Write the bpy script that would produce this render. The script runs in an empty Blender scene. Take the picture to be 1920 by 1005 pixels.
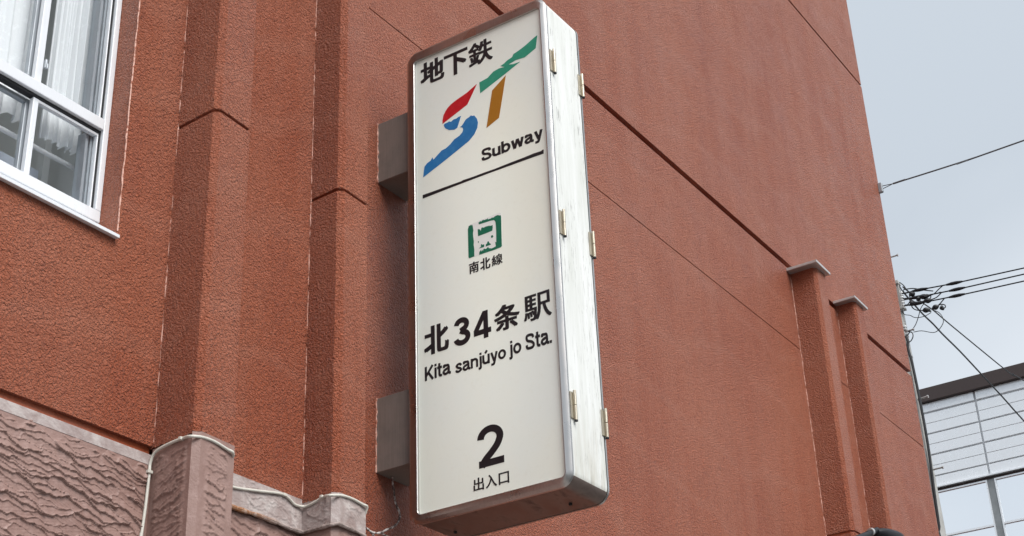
import bpy, bmesh, math, random
import numpy as np
from mathutils import Matrix, Vector
random.seed(7)
sc = bpy.context.scene
col = sc.collection

# ------------------------------------------------------------------ camera
cam_d = bpy.data.cameras.new('camera')
cam = bpy.data.objects.new('camera', cam_d)
col.objects.link(cam)
cam_d.sensor_width = 36.0
cam_d.lens = 53.652
cam_d.clip_start = 0.05
cam_d.clip_end = 2000.0
cam.matrix_world = Matrix(((0.557284, -0.370018, -0.743318, 0.0),
                           (-0.829507, -0.287746, -0.478664, 0.0),
                           (-0.036773, 0.88334, -0.467289, 1.6),
                           (0, 0, 0, 1)))
sc.camera = cam

# ------------------------------------------------------------------ overcast sky
SUN_EL, SUN_AZ = math.radians(46), math.radians(199)     # azimuth from +y towards +x
world = bpy.data.worlds.new('World'); sc.world = world
world.use_nodes = True
nt = world.node_tree; nt.nodes.clear()
N = nt.nodes.new; LK = nt.links.new
w_out = N('ShaderNodeOutputWorld'); bg = N('ShaderNodeBackground'); LK(bg.outputs[0], w_out.inputs[0])
skyt = N('ShaderNodeTexSky'); skyt.sky_type = 'NISHITA'; skyt.sun_disc = False
skyt.sun_elevation = SUN_EL; skyt.sun_rotation = SUN_AZ
sk = N('ShaderNodeVectorMath'); sk.operation = 'SCALE'; sk.inputs['Scale'].default_value = 0.10
LK(skyt.outputs[0], sk.inputs[0])
tc = N('ShaderNodeTexCoord')
cl = N('ShaderNodeTexNoise'); cl.inputs['Scale'].default_value = 1.7; cl.inputs['Detail'].default_value = 5
cl.inputs['Roughness'].default_value = 0.5; cl.inputs['Distortion'].default_value = 0.4
LK(tc.outputs['Generated'], cl.inputs['Vector'])
cr = N('ShaderNodeValToRGB')
cr.color_ramp.elements[0].position = 0.40; cr.color_ramp.elements[0].color = (0.52, 0.57, 0.62, 1)
cr.color_ramp.elements[1].position = 0.60; cr.color_ramp.elements[1].color = (0.71, 0.75, 0.79, 1)
LK(cl.outputs['Fac'], cr.inputs[0])
# overcast skies are brighter towards the zenith
sp = N('ShaderNodeSeparateXYZ'); LK(tc.outputs['Generated'], sp.inputs[0])
mr = N('ShaderNodeMapRange'); mr.inputs['From Min'].default_value = 0.0; mr.inputs['From Max'].default_value = 1.0
mr.inputs['To Min'].default_value = 0.68; mr.inputs['To Max'].default_value = 0.92
LK(sp.outputs['Z'], mr.inputs['Value'])
sc2 = N('ShaderNodeVectorMath'); sc2.operation = 'SCALE'; LK(cr.outputs[0], sc2.inputs[0]); LK(mr.outputs[0], sc2.inputs['Scale'])
mx = N('ShaderNodeMix'); mx.data_type = 'RGBA'; mx.inputs['Factor'].default_value = 0.88
LK(sk.outputs[0], mx.inputs['A']); LK(sc2.outputs[0], mx.inputs['B'])
LK(mx.outputs['Result'], bg.inputs['Color']); bg.inputs['Strength'].default_value = 1.0

sun_d = bpy.data.lights.new('sun', 'SUN'); sun_d.energy = 2.5; sun_d.angle = math.radians(40)
sun_d.color = (1.0, 0.975, 0.94)
sun = bpy.data.objects.new('sun', sun_d); col.objects.link(sun)
_d = Vector((math.sin(SUN_AZ)*math.cos(SUN_EL), math.cos(SUN_AZ)*math.cos(SUN_EL), math.sin(SUN_EL)))
sun.rotation_euler = _d.to_track_quat('Z', 'Y').to_euler()

sc.view_settings.view_transform = 'Standard'; sc.view_settings.look = 'None'
sc.view_settings.gamma = 1.0; sc.view_settings.use_curve_mapping = False
sc.view_settings.exposure = 0.66

# measured positions, world metres
D = {
  'service_wires': [[(16.95, 5.1685, 10.019), (16.95, 4.9327, 10.0014), (16.95, 4.4998, 9.9559), (16.95, 3.6508, 9.8893)], [(16.95, 5.1758, 9.932), (16.95, 4.9818, 9.9137), (16.95, 4.4822, 9.8665), (16.95, 3.666, 9.8115)], [(16.95, 5.1753, 9.8504), (16.95, 4.9959, 9.83), (16.95, 4.497, 9.784), (16.95, 3.6831, 9.7239)]],
  'diagonals': [[(16.95, 5.1416, 10.0553), (17.0124, 5.1479, 10.0441), (17.4107, 5.172, 10.0551), (17.809, 5.1918, 10.0667), (18.2073, 5.2052, 10.0924), (18.6055, 5.2185, 10.0957), (19.3224, 5.2306, 10.1118), (20.1844, 5.2374, 10.0831), (21.0956, 5.2306, 10.0269), (22.0, 5.2131, 9.9314)], [(16.95, 5.1335, 10.105), (17.0722, 5.1396, 10.1192), (17.4107, 5.1536, 10.1648), (17.809, 5.1652, 10.2237), (18.2073, 5.1721, 10.2847), (18.6055, 5.1791, 10.3212), (19.3224, 5.1827, 10.3792), (21.4131, 5.1329, 10.4805), (21.5343, 5.1203, 10.5204), (22.0, 5.0912, 10.5547)]],
  'anchor_wire': [(12.335, 3.7931, 8.8527), (12.335, 3.6572, 8.8537), (12.335, 3.2702, 8.8465), (12.335, 2.843, 8.8432), (12.335, 2.4182, 8.8531)],
  'loops': [[(16.95, 5.1644, 10.1783), (16.95, 5.1231, 10.1249), (16.95, 5.1008, 10.0709), (16.95, 5.0667, 10.0135)], [(16.95, 5.1865, 10.1584), (16.95, 5.1563, 10.0751), (16.95, 5.1398, 10.0232), (16.95, 5.0677, 10.0072), (16.95, 5.0536, 10.0027)], [(16.95, 5.1325, 10.0676), (16.95, 5.0117, 10.0454), (16.95, 4.8862, 9.9832), (16.95, 4.772, 9.934)], [(16.95, 5.0719, 9.9819), (16.95, 5.0609, 9.8989), (16.95, 5.0064, 9.8555), (16.95, 4.9107, 9.839), (16.95, 4.8229, 9.8512), (16.95, 4.8165, 9.8886), (16.95, 4.8609, 9.9157)], [(16.95, 5.1771, 9.9483), (16.95, 5.1039, 9.9388), (16.95, 5.0693, 9.9081), (16.95, 5.1047, 9.8595), (16.95, 5.1561, 9.8489), (16.95, 5.1836, 9.8706)], [(16.95, 5.0672, 9.9207), (16.95, 5.0659, 9.8541), (16.95, 5.06, 9.7929), (16.95, 5.0125, 9.7455), (16.95, 4.9315, 9.7167)], [(16.95, 4.9022, 9.8891), (16.95, 4.7796, 9.8902), (16.95, 4.6983, 9.9371), (16.95, 4.6446, 9.9662)], [(16.95, 4.8515, 9.8272), (16.95, 4.7524, 9.8357), (16.95, 4.685, 9.8737), (16.95, 4.6767, 9.8869), (16.95, 4.7059, 9.8934)], [(16.95, 4.7739, 9.7115), (16.95, 4.7204, 9.7407), (16.95, 4.6783, 9.7734), (16.95, 4.65, 9.7972)], [(16.95, 4.7603, 9.7204), (16.95, 4.7099, 9.7309), (16.95, 4.6651, 9.7106), (16.95, 4.658, 9.6824), (16.95, 4.6848, 9.6672), (16.95, 4.7175, 9.6876)], [(16.95, 5.1924, 9.794), (16.95, 5.1747, 9.7359), (16.95, 5.1061, 9.7019), (16.95, 5.0633, 9.6627), (16.95, 5.0055, 9.6412), (16.95, 4.9203, 9.6389), (16.95, 4.8434, 9.6611)], [(16.95, 4.9102, 9.8059), (16.95, 4.9626, 9.7499), (16.95, 5.0107, 9.6467), (16.95, 5.0545, 9.5686), (16.95, 5.0999, 9.5172)], [(16.95, 4.815, 9.685), (16.95, 4.7512, 9.6329), (16.95, 4.7161, 9.5574), (16.95, 4.7232, 9.4821), (16.95, 4.7896, 9.4119), (16.95, 4.8648, 9.3956), (16.95, 4.9997, 9.4588), (16.95, 5.1013, 9.4721)], [(16.95, 5.1647, 9.4974), (16.95, 5.1199, 9.4711), (16.95, 5.1164, 9.4183), (16.95, 5.1491, 9.3697), (16.95, 5.1882, 9.3553)], [(16.95, 5.1481, 9.486), (16.95, 5.1777, 9.4558), (16.95, 5.2022, 9.4565)], [(16.95, 5.1717, 9.867), (16.95, 5.1067, 9.8469), (16.95, 5.0586, 9.8386)], [(16.95, 5.1775, 10.0217), (16.95, 5.0924, 10.0083), (16.95, 5.0519, 10.0128)]],
  'splices': [[(16.95, 4.959, 9.9174), (16.95, 4.9187, 9.9008), (16.95, 4.8772, 9.8918), (16.95, 4.8161, 9.8911)], [(16.95, 4.9118, 9.8327), (16.95, 4.8752, 9.8319), (16.95, 4.8457, 9.8254), (16.95, 4.803, 9.8252)], [(16.95, 4.9436, 9.7178), (16.95, 4.9018, 9.7116), (16.95, 4.8486, 9.7018)], [(16.95, 4.8706, 9.6798), (16.95, 4.8635, 9.6999)], [(16.95, 4.8233, 9.7071), (16.95, 4.7797, 9.7133), (16.95, 4.7366, 9.717)], [(16.95, 4.7311, 9.6788), (16.95, 4.6945, 9.6806), (16.95, 4.6797, 9.6825)], [(16.95, 5.0667, 10.0135), (16.95, 5.0307, 9.969), (16.95, 5.0162, 9.9445)], [(16.95, 5.0693, 9.9081), (16.95, 5.0506, 9.8494), (16.95, 5.0361, 9.8251)], [(16.95, 4.9852, 9.9083), (16.95, 4.9495, 9.8642)], [(16.95, 4.8834, 9.87), (16.95, 4.8772, 9.8918)]],
  'insulators': [(16.95, 5.1726, 10.0135), (16.95, 5.1747, 9.9475), (16.95, 5.1736, 9.8782), (16.95, 5.1954, 9.8213), (16.95, 5.1986, 9.5531)],
  'rack': [(16.95, 5.1995, 10.2097), (16.95, 5.2058, 9.8113)],
  'rack_top': [(16.95, 5.2182, 10.1955), (16.95, 5.1592, 10.2103), (16.95, 5.1634, 10.1847), (16.95, 5.2079, 10.1585)],
  'pole_bolts': [[(16.95, 5.2366, 10.5547), (16.95, 5.123, 10.5554)], [(16.95, 5.2058, 9.5096), (16.95, 5.0893, 9.5075)], [(16.95, 5.2089, 8.5984), (16.95, 5.0613, 8.6074)], [(16.95, 5.1575, 7.6983), (16.95, 5.033, 7.7008)]],
  'down_cable': [(16.9, 5.1879, 9.4272), (16.9, 5.1757, 9.3526), (16.9, 5.1879, 9.2789), (16.9, 5.1808, 9.1744), (16.9, 5.169, 9.0627), (16.9, 5.1535, 8.5147), (16.9, 5.1511, 7.9977), (16.9, 5.1709, 7.4796), (16.9, 5.187, 6.9934), (16.9, 5.1892, 6.7822)],
  'white_cable': [(3.49, 3.792, 3.2191), (3.4924, 3.792, 3.2664), (3.5017, 3.792, 3.3924), (3.5058, 3.792, 3.5004), (3.5074, 3.792, 3.5343), (3.507, 3.7717, 3.5688), (3.507, 3.7111, 3.5836), (3.507, 3.6349, 3.5883), (3.4955, 3.59, 3.5794), (3.5385, 3.577, 3.5854), (3.596, 3.577, 3.5872), (3.658, 3.577, 3.5782), (3.6909, 3.577, 3.572), (3.712, 3.62, 3.555), (3.71, 3.75, 3.54), (3.9057, 3.79, 3.5581), (4.0429, 3.79, 3.5793), (4.1825, 3.79, 3.6048), (4.2321, 3.79, 3.5967), (4.2637, 3.79, 3.5836), (4.307, 3.7814, 3.5845), (4.307, 3.7382, 3.5879), (4.307, 3.6848, 3.6018), (4.2825, 3.632, 3.5896), (4.3355, 3.618, 3.6009), (4.4002, 3.618, 3.6054), (4.4662, 3.618, 3.5991), (4.4929, 3.618, 3.5931), (4.499, 3.66, 3.545), (4.5, 3.76, 3.53)],
  'clips': [(3.504, 3.79, 3.4994), (3.507, 3.6475, 3.5875), (4.2008, 3.79, 3.6055), (4.307, 3.6902, 3.603)],
  'old_cable': [(4.855, 3.775, 3.8585), (4.8623, 3.775, 3.8248), (4.8696, 3.775, 3.7913), (4.8769, 3.775, 3.7578), (4.8915, 3.775, 3.7335), (4.9062, 3.775, 3.7138), (4.9024, 3.775, 3.6824), (4.8731, 3.775, 3.6493), (4.819, 3.775, 3.6194), (4.7729, 3.775, 3.5941), (4.7308, 3.775, 3.5836), (4.6959, 3.775, 3.5884), (4.6613, 3.775, 3.5977)],
  'old_cable2': [(4.7792, 3.78, 3.5968), (4.8148, 3.78, 3.5942), (4.8614, 3.78, 3.5874), (4.7161, 3.78, 3.5878), (4.7372, 3.78, 3.5749), (4.7583, 3.78, 3.562)],
  'lamp_arm': [(8.8452, 3.4, 4.4874), (9.2313, 3.4, 4.6109), (9.5192, 3.4, 4.7045)],
  'lamp_neck': [(9.4785, 3.4, 4.6943), (9.7036, 3.4, 4.7693)],
  'lamp_head': [(9.6842, 3.4, 4.7682), (9.7436, 3.4, 4.7982), (9.9288, 3.4, 4.8489), (10.0694, 3.4, 4.8769), (10.1148, 3.4, 4.8651), (10.0613, 3.4, 4.8094), (9.6303, 3.4, 4.7026)],
  'up_groove': [(12.3076, 3.8, 10.0309), (10.68, 3.8, 10.0349)],
  'p4f': [(10.69, 3.6584, 5.6316), (10.69, 3.6615, 6.9449), (9.785, 3.6205, 6.8442), (9.785, 3.6169, 5.3552)],
  'texts': [('地', 3.5176, 3.3814, 5.6852, 5.8152), ('下', 3.3821, 3.2484, 5.674, 5.8012), ('鉄', 3.2434, 3.1098, 5.6746, 5.8023), ('Subway', 3.1886, 2.8676, 5.1383, 5.2161), ('南', 3.2715, 3.2206, 4.6205, 4.6743), ('北', 3.2133, 3.1615, 4.6182, 4.6741), ('線', 3.1541, 3.0991, 4.6196, 4.6705), ('北2', 3.5144, 3.3844, 4.3044, 4.4375), ('3', 3.3593, 3.2739, 4.3016, 4.4309), ('4', 3.2579, 3.1687, 4.3014, 4.4281), ('条', 3.1524, 3.0255, 4.3074, 4.4239), ('駅', 3.0058, 2.8713, 4.3085, 4.427), ('Kita', 3.5123, 3.3774, 4.1877, 4.2591), ('sanjuyo', 3.3545, 3.0998, 4.1665, 4.2463), ('jo', 3.0841, 3.0244, 4.1684, 4.2503), ('Sta.', 3.0036, 2.8781, 4.1848, 4.2569), ('2', 3.254, 3.1275, 3.7348, 3.9117), ('出', 3.278, 3.228, 3.6488, 3.7029), ('入', 3.2184, 3.1663, 3.6489, 3.7024), ('口', 3.1567, 3.1077, 3.6491, 3.6974)],
  'prints': {'red': [(3.2013, 5.5736), (3.2569, 5.4844), (3.3974, 5.4351), (3.3963, 5.4541), (3.3914, 5.4774), (3.3798, 5.4959), (3.3675, 5.5091), (3.3493, 5.5213), (3.317, 5.5328), (3.261, 5.5475)], 'brown': [(3.0439, 5.5545), (3.0688, 5.4362), (3.0888, 5.3456), (3.1576, 5.319), (3.1376, 5.4181), (3.12, 5.5037)], 'green': [(2.8682, 5.6973), (2.8803, 5.632), (2.9394, 5.6077), (2.987, 5.6134), (3.0286, 5.6058), (3.0015, 5.5974), (2.9651, 5.5947), (3.0722, 5.5549), (3.185, 5.5157), (3.1877, 5.5756), (3.1431, 5.581), (3.1097, 5.6023), (3.0794, 5.6066), (3.0472, 5.6012), (3.0707, 5.6159), (3.051, 5.6214), (3.0322, 5.631), (3.0057, 5.6373), (2.9991, 5.6503), (2.9703, 5.6573), (2.9365, 5.6682), (2.8899, 5.6896)], 'blue1': [(3.2935, 5.4368), (3.3155, 5.3827), (3.3318, 5.3785), (3.3612, 5.3879), (3.3816, 5.4052), (3.3902, 5.4229), (3.3863, 5.4307), (3.3714, 5.4313), (3.3602, 5.434), (3.3492, 5.4275), (3.3342, 5.4344), (3.3194, 5.4328), (3.3083, 5.4369)], 'blue2': [(3.2391, 5.4178), (3.2298, 5.4112), (3.2211, 5.4106), (3.2072, 5.388), (3.2021, 5.3662), (3.2066, 5.3397), (3.2241, 5.3115), (3.2538, 5.288), (3.3791, 5.2394), (3.5095, 5.1923), (3.5054, 5.2223), (3.5013, 5.2454), (3.4862, 5.2588), (3.4675, 5.2644), (3.4561, 5.2777), (3.4511, 5.2638), (3.4301, 5.2784), (3.4038, 5.2952), (3.3816, 5.2972), (3.3555, 5.3098), (3.333, 5.3272), (3.3035, 5.3354), (3.2885, 5.3473), (3.2831, 5.3593), (3.2864, 5.3712), (3.3009, 5.3805), (3.2913, 5.3817), (3.28, 5.3935), (3.2709, 5.4042), (3.2649, 5.4089), (3.2502, 5.4123)], 'bar': [(3.5128, 5.1011), (3.4331, 5.0985), (3.3457, 5.0968), (3.3024, 5.0953), (3.2916, 5.0974), (3.2379, 5.0947), (3.1741, 5.0942), (3.1178, 5.0922), (3.0342, 5.0932), (2.9721, 5.0927), (2.9208, 5.094), (2.8801, 5.0919), (2.8759, 5.095), (2.8678, 5.0945), (2.8689, 5.0749), (2.9251, 5.0768), (3.0348, 5.0793), (3.1463, 5.0818), (3.2597, 5.083), (3.3678, 5.0836), (3.513, 5.0826)], 'plate': [(3.2723, 4.841), (3.2695, 4.8548), (3.2646, 4.8598), (3.2547, 4.8615), (3.1919, 4.8648), (3.1141, 4.8677), (3.1045, 4.8665), (3.099, 4.8609), (3.0976, 4.8465), (3.0995, 4.7057), (3.1009, 4.699), (3.1075, 4.6966), (3.2596, 4.6972), (3.2693, 4.6975), (3.2723, 4.7039)], 'icon_a': [(3.2667, 4.8564), (3.262, 4.8559), (3.2579, 4.86), (3.2538, 4.8538), (3.2501, 4.8584), (3.2464, 4.8505), (3.2432, 4.8273), (3.246, 4.8135), (3.2456, 4.7987), (3.2425, 4.7721), (3.2442, 4.7544), (3.241, 4.7316), (3.2423, 4.7175), (3.242, 4.6993), (3.2596, 4.6986), (3.2693, 4.6982), (3.2726, 4.7058), (3.2723, 4.841)], 'icon_b': [(3.2156, 4.8564), (3.2109, 4.8566), (3.2057, 4.8604), (3.202, 4.8554), (3.192, 4.8611), (3.1824, 4.857), (3.1765, 4.8586), (3.1695, 4.857), (3.1667, 4.8615), (3.1643, 4.8522), (3.1603, 4.8545), (3.1534, 4.8532), (3.1455, 4.8559), (3.1359, 4.8533), (3.13, 4.8571), (3.1145, 4.8579), (3.1051, 4.852), (3.0993, 4.8515), (3.0979, 4.8393), (3.0989, 4.7668), (3.0997, 4.7022), (3.1063, 4.6973), (3.1361, 4.6965), (3.1745, 4.697), (3.2169, 4.6975), (3.2157, 4.7104), (3.2077, 4.7186), (3.2049, 4.7086), (3.2015, 4.7183), (3.1971, 4.7097), (3.1938, 4.7186), (3.1853, 4.7173), (3.1824, 4.7134), (3.1698, 4.7204), (3.1662, 4.713), (3.1511, 4.7069), (3.1395, 4.7084), (3.1298, 4.7105), (3.1329, 4.7307), (3.1272, 4.7295), (3.1257, 4.7869), (3.1274, 4.8239), (3.1301, 4.834), (3.1364, 4.8406), (3.1537, 4.8434), (3.1809, 4.8444), (3.214, 4.8459)], 'icon_window': [(3.2206, 4.8232), (3.2147, 4.8237), (3.2083, 4.8182), (3.2047, 4.8085), (3.2027, 4.8225), (3.1971, 4.8254), (3.1894, 4.8216), (3.1777, 4.8231), (3.1623, 4.8214), (3.1508, 4.8174), (3.143, 4.8184), (3.1427, 4.8055), (3.146, 4.792), (3.1828, 4.7901), (3.2197, 4.7899)], 'dot1': [(3.1534, 4.7691), (3.1449, 4.7698), (3.1413, 4.7614), (3.1473, 4.7572), (3.1529, 4.7599)], 'dot2': [(3.2217, 4.765), (3.2166, 4.7644), (3.2169, 4.7579), (3.2207, 4.7582)], 'dot3': [(3.2166, 4.7288), (3.206, 4.7343), (3.2068, 4.7437), (3.2017, 4.7456), (3.1962, 4.7383), (3.1941, 4.7412), (3.1892, 4.7395), (3.1907, 4.7274)], 'dot4': [(3.1819, 4.7269), (3.1808, 4.7367), (3.1749, 4.7383), (3.1727, 4.7467), (3.1669, 4.7472), (3.1615, 4.7356), (3.157, 4.7323), (3.1549, 4.7269)]},
}

# ------------------------------------------------------------------ materials
def mat(name, color, rough=0.6, metal=0.0, spec=0.5, **k):
    m = bpy.data.materials.new(name); m.use_nodes = True
    b = m.node_tree.nodes['Principled BSDF']
    b.inputs['Base Color'].default_value = (*color, 1); b.inputs['Roughness'].default_value = rough
    b.inputs['Metallic'].default_value = metal; b.inputs['Specular IOR Level'].default_value = spec
    for kk, v in k.items(): b.inputs[kk.replace('_', ' ')].default_value = v
    return m
class G:
    """small node graph helper"""
    def __init__(s, m): s.m = m; s.t = m.node_tree; s.b = s.t.nodes['Principled BSDF']
    def n(s, typ, **k):
        x = s.t.nodes.new(typ)
        for a, v in k.items(): setattr(x, a, v)
        return x
    def l(s, a, b): s.t.links.new(a, b)
    def pos(s, scale=(1, 1, 1)):
        g = s.n('ShaderNodeNewGeometry'); mp = s.n('ShaderNodeMapping'); mp.inputs['Scale'].default_value = scale
        s.l(g.outputs['Position'], mp.inputs['Vector']); return mp.outputs[0]
    def noise(s, scale, detail=3, rough=0.5, vec=None, dist=0.0):
        x = s.n('ShaderNodeTexNoise'); x.inputs['Scale'].default_value = scale; x.inputs['Detail'].default_value = detail
        x.inputs['Roughness'].default_value = rough; x.inputs['Distortion'].default_value = dist
        s.l(vec if vec is not None else s.pos(), x.inputs['Vector']); return x.outputs['Fac']
    def ramp(s, f, stops):
        r = s.n('ShaderNodeValToRGB'); e = r.color_ramp.elements
        while len(e) < len(stops): e.new(0.5)
        for i, (p, c) in enumerate(stops):
            e[i].position = p; e[i].color = (*c, 1) if len(c) == 3 else c
        s.l(f, r.inputs[0]); return r.outputs[0]
    def mix(s, f, a, b, mode='MIX'):
        x = s.n('ShaderNodeMix', data_type='RGBA', blend_type=mode)
        for inp, v in (('Factor', f), ('A', a), ('B', b)):
            if hasattr(v, 'links'): s.l(v, x.inputs[inp])
            elif inp == 'Factor': x.inputs[inp].default_value = v
            else: x.inputs[inp].default_value = (*v, 1)
        return x.outputs['Result']
    def mathn(s, op, a, b=None):
        x = s.n('ShaderNodeMath', operation=op)
        for i, v in enumerate((a, b)):
            if v is None: continue
            if hasattr(v, 'links'): s.l(v, x.inputs[i])
            else: x.inputs[i].default_value = v
        return x.outputs[0]
    def bump(s, h, dist, strength=1.0, prev=None):
        x = s.n('ShaderNodeBump'); x.inputs['Strength'].default_value = strength; x.inputs['Distance'].default_value = dist
        s.l(h, x.inputs['Height'])
        if prev is not None: s.l(prev, x.inputs['Normal'])
        return x.outputs[0]

def stucco_mat(name, smooth=False):
    m = mat(name, (0.34, 0.09, 0.05), 0.5, spec=0.34, Sheen_Weight=0.07, Sheen_Roughness=0.45); g = G(m)
    p = g.pos()
    big = g.noise(0.9, 4, 0.55, p)
    streak = g.noise(1.0, 4, 0.6, g.pos((5.0, 5.0, 0.35)))
    fine = g.noise(90, 3, 0.6, p)
    c = g.mix(g.ramp(big, [(0.3, (0, 0, 0)), (0.7, (1, 1, 1))]), (0.375, 0.084, 0.031), (0.465, 0.136, 0.064))
    c = g.mix(g.mathn('MULTIPLY', g.ramp(streak, [(0.44, (0, 0, 0)), (0.68, (1, 1, 1))]), 0.55), c, (0.47, 0.165, 0.095))
    c = g.mix(g.mathn('MULTIPLY', g.ramp(streak, [(0.25, (1, 1, 1)), (0.45, (0, 0, 0))]), 0.35), c, (0.30, 0.072, 0.038))
    c = g.mix(g.mathn('MULTIPLY', g.ramp(fine, [(0.55, (0, 0, 0)), (0.75, (1, 1, 1))]), 0.35), c, (0.50, 0.18, 0.11))
    speck = g.noise(42, 5, 0.7, p)  # dark and pale flecks put the shading of pits and lumps into the colour
    c = g.mix(g.mathn('MULTIPLY', g.ramp(speck, [(0.36, (1, 1, 1)), (0.47, (0, 0, 0))]), 0.40), c, (0.22, 0.048, 0.024))
    c = g.mix(g.mathn('MULTIPLY', g.ramp(speck, [(0.55, (0, 0, 0)), (0.66, (1, 1, 1))]), 0.30), c, (0.52, 0.19, 0.12))
    trowel = g.n('ShaderNodeTexWave', wave_type='RINGS'); trowel.inputs['Scale'].default_value = 0.55; trowel.inputs['Distortion'].default_value = 7; trowel.inputs['Detail'].default_value = 3; trowel.inputs['Detail Scale'].default_value = 1.2
    g.l(g.pos((1, 1, 1.3)), trowel.inputs['Vector'])
    c = g.mix(g.mathn('MULTIPLY', g.ramp(trowel.outputs['Fac'], [(0.90, (0, 0, 0)), (0.99, (1, 1, 1))]), 0.13), c, (0.54, 0.24, 0.16))
    g.l(c, g.b.inputs['Base Color'])
    g.l(g.ramp(g.noise(3.5, 3, 0.5, p), [(0.3, (0.34,)*3), (0.7, (0.50,)*3)]), g.b.inputs['Roughness'])
    if smooth:
        g.l(g.bump(g.noise(70, 3, 0.5, p), 0.0012), g.b.inputs['Normal']); return m
    # sprayed nodules: warped voronoi lumps with coarser and finer grain
    warp = g.n('ShaderNodeTexNoise'); warp.inputs['Scale'].default_value = 70; warp.inputs['Detail'].default_value = 2
    g.l(p, warp.inputs['Vector'])
    wv = g.n('ShaderNodeVectorMath', operation='SCALE'); wv.inputs['Scale'].default_value = 0.020; g.l(warp.outputs['Color'], wv.inputs[0])
    ad = g.n('ShaderNodeVectorMath', operation='ADD'); g.l(p, ad.inputs[0]); g.l(wv.outputs[0], ad.inputs[1])
    v = g.n('ShaderNodeTexVoronoi', feature='F1'); v.inputs['Scale'].default_value = 112
    g.l(ad.outputs[0], v.inputs['Vector'])
    lump = g.mathn('SUBTRACT', 1.0, v.outputs['Distance'])
    n1 = g.noise(92, 4, 0.64, ad.outputs[0])
    h = g.mathn('ADD', g.mathn('MULTIPLY', lump, 0.7), g.mathn('MULTIPLY', n1, 1.5))
    b1 = g.bump(h, 0.0185)
    g.l(b1, g.b.inputs['Normal'])
    return m
M = {}
M['stucco'] = stucco_mat('red_brown_stucco')
M['stucco_smooth'] = stucco_mat('red_brown_smooth_paint', True)

def m_stone():
    m = mat('mauve_plaster', (0.36, 0.26, 0.24), 0.5, spec=0.5); g = G(m); p = g.pos()
    n = g.noise(4.0, 5, 0.6, p); n2 = g.noise(35, 4, 0.6, p)
    c = g.mix(g.ramp(n, [(0.32, (0, 0, 0)), (0.68, (1, 1, 1))]), (0.225, 0.130, 0.108), (0.300, 0.190, 0.163))
    c = g.mix(g.mathn('MULTIPLY', g.ramp(n2, [(0.5, (0, 0, 0)), (0.72, (1, 1, 1))]), 0.35), c, (0.40, 0.27, 0.245))
    g.l(c, g.b.inputs['Base Color'])
    g.l(g.bump(g.noise(120, 4, 0.6, p), 0.0015), g.b.inputs['Normal']); return m
M['stone'] = m_stone()
def m_grey_plaster():
    m = mat('bare_grey_plaster', (0.45, 0.38, 0.36), 0.6); g = G(m); p = g.pos()
    n = g.noise(14.0, 6, 0.65, p, 0.6)
    c = g.ramp(n, [(0.3, (0.27, 0.20, 0.185)), (0.5, (0.38, 0.315, 0.30)), (0.66, (0.50, 0.45, 0.43))])
    g.l(c, g.b.inputs['Base Color'])
    g.l(g.bump(g.noise(60, 5, 0.6, p), 0.003), g.b.inputs['Normal']); return m
M['grey_plaster'] = m_grey_plaster()
def m_rust():
    m = mat('rusty_lip', (0.3, 0.2, 0.16), 0.85); g = G(m); p = g.pos()
    n = g.noise(22.0, 6, 0.65, p, 0.4)
    x = g.n('ShaderNodeSeparateXYZ'); gg = g.n('ShaderNodeNewGeometry'); g.l(gg.outputs['Position'], x.inputs[0])
    along = g.ramp(g.mathn('MULTIPLY', g.mathn('SUBTRACT', x.outputs['X'], 3.6), 1.0), [(0.40, (1, 1, 1)), (0.60, (0, 0, 0))])
    rusty = g.ramp(n, [(0.35, (0.36, 0.22, 0.15)), (0.52, (0.30, 0.12, 0.04)), (0.62, (0.5, 0.36, 0.28))])
    plain = g.ramp(n, [(0.35, (0.16, 0.12, 0.105)), (0.6, (0.42, 0.34, 0.315))])
    g.l(g.mix(along, plain, rusty), g.b.inputs['Base Color'])
    g.l(g.bump(g.noise(90, 4, 0.7, p), 0.006), g.b.inputs['Normal']); return m
M['rust'] = m_rust()
def m_bead():
    m = mat('worn_corner_bead', (0.5, 0.2, 0.14), 0.6); g = G(m)
    n = g.noise(55, 3, 0.6, g.pos())
    g.l(g.ramp(n, [(0.38, (0.36, 0.12, 0.07)), (0.52, (0.68, 0.40, 0.32))]), g.b.inputs['Base Color']); return m
M['bead'] = m_bead()

def m_alu(name, col_, rough, metal=0.85, streakx=(30, 30, 1.0), amt=0.5):
    m = mat(name, col_, rough, metal); g = G(m)
    n = g.noise(6, 5, 0.65, g.pos(streakx)); n2 = g.noise(9, 4, 0.6)
    d = tuple(c*0.62 for c in col_)
    c = g.mix(g.mathn('MULTIPLY', g.ramp(n, [(0.4, (0, 0, 0)), (0.7, (1, 1, 1))]), amt), col_, d)
    c = g.mix(g.mathn('MULTIPLY', g.ramp(n2, [(0.45, (0, 0, 0)), (0.7, (1, 1, 1))]), amt*0.6), c, tuple(x*0.75 for x in d))
    g.l(c, g.b.inputs['Base Color'])
    g.l(g.ramp(n2, [(0.3, (rough*0.8,)*3), (0.7, (min(1, rough*1.3),)*3)]), g.b.inputs['Roughness']); return m
M['frame_metal'] = m_alu('sign_frame_aluminium', (0.52, 0.505, 0.49), 0.30, 1.0, amt=0.35)
M['bracket'] = m_alu('dull_bracket_steel', (0.25, 0.225, 0.205), 0.45, 0.2, amt=0.45)
M['hinge'] = m_alu('hinge_brass_steel', (0.50, 0.45, 0.36), 0.38, 0.8, amt=0.4)
M['cap'] = m_alu('cap_sheet_metal', (0.56, 0.55, 0.54), 0.35, 0.5, amt=0.4)
M['white_alu'] = m_alu('white_window_aluminium', (0.74, 0.76, 0.79), 0.32, 0.05, amt=0.12)
M['grey_alu'] = m_alu('grey_window_aluminium', (0.36, 0.39, 0.42), 0.35, 0.3, amt=0.3)
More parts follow.
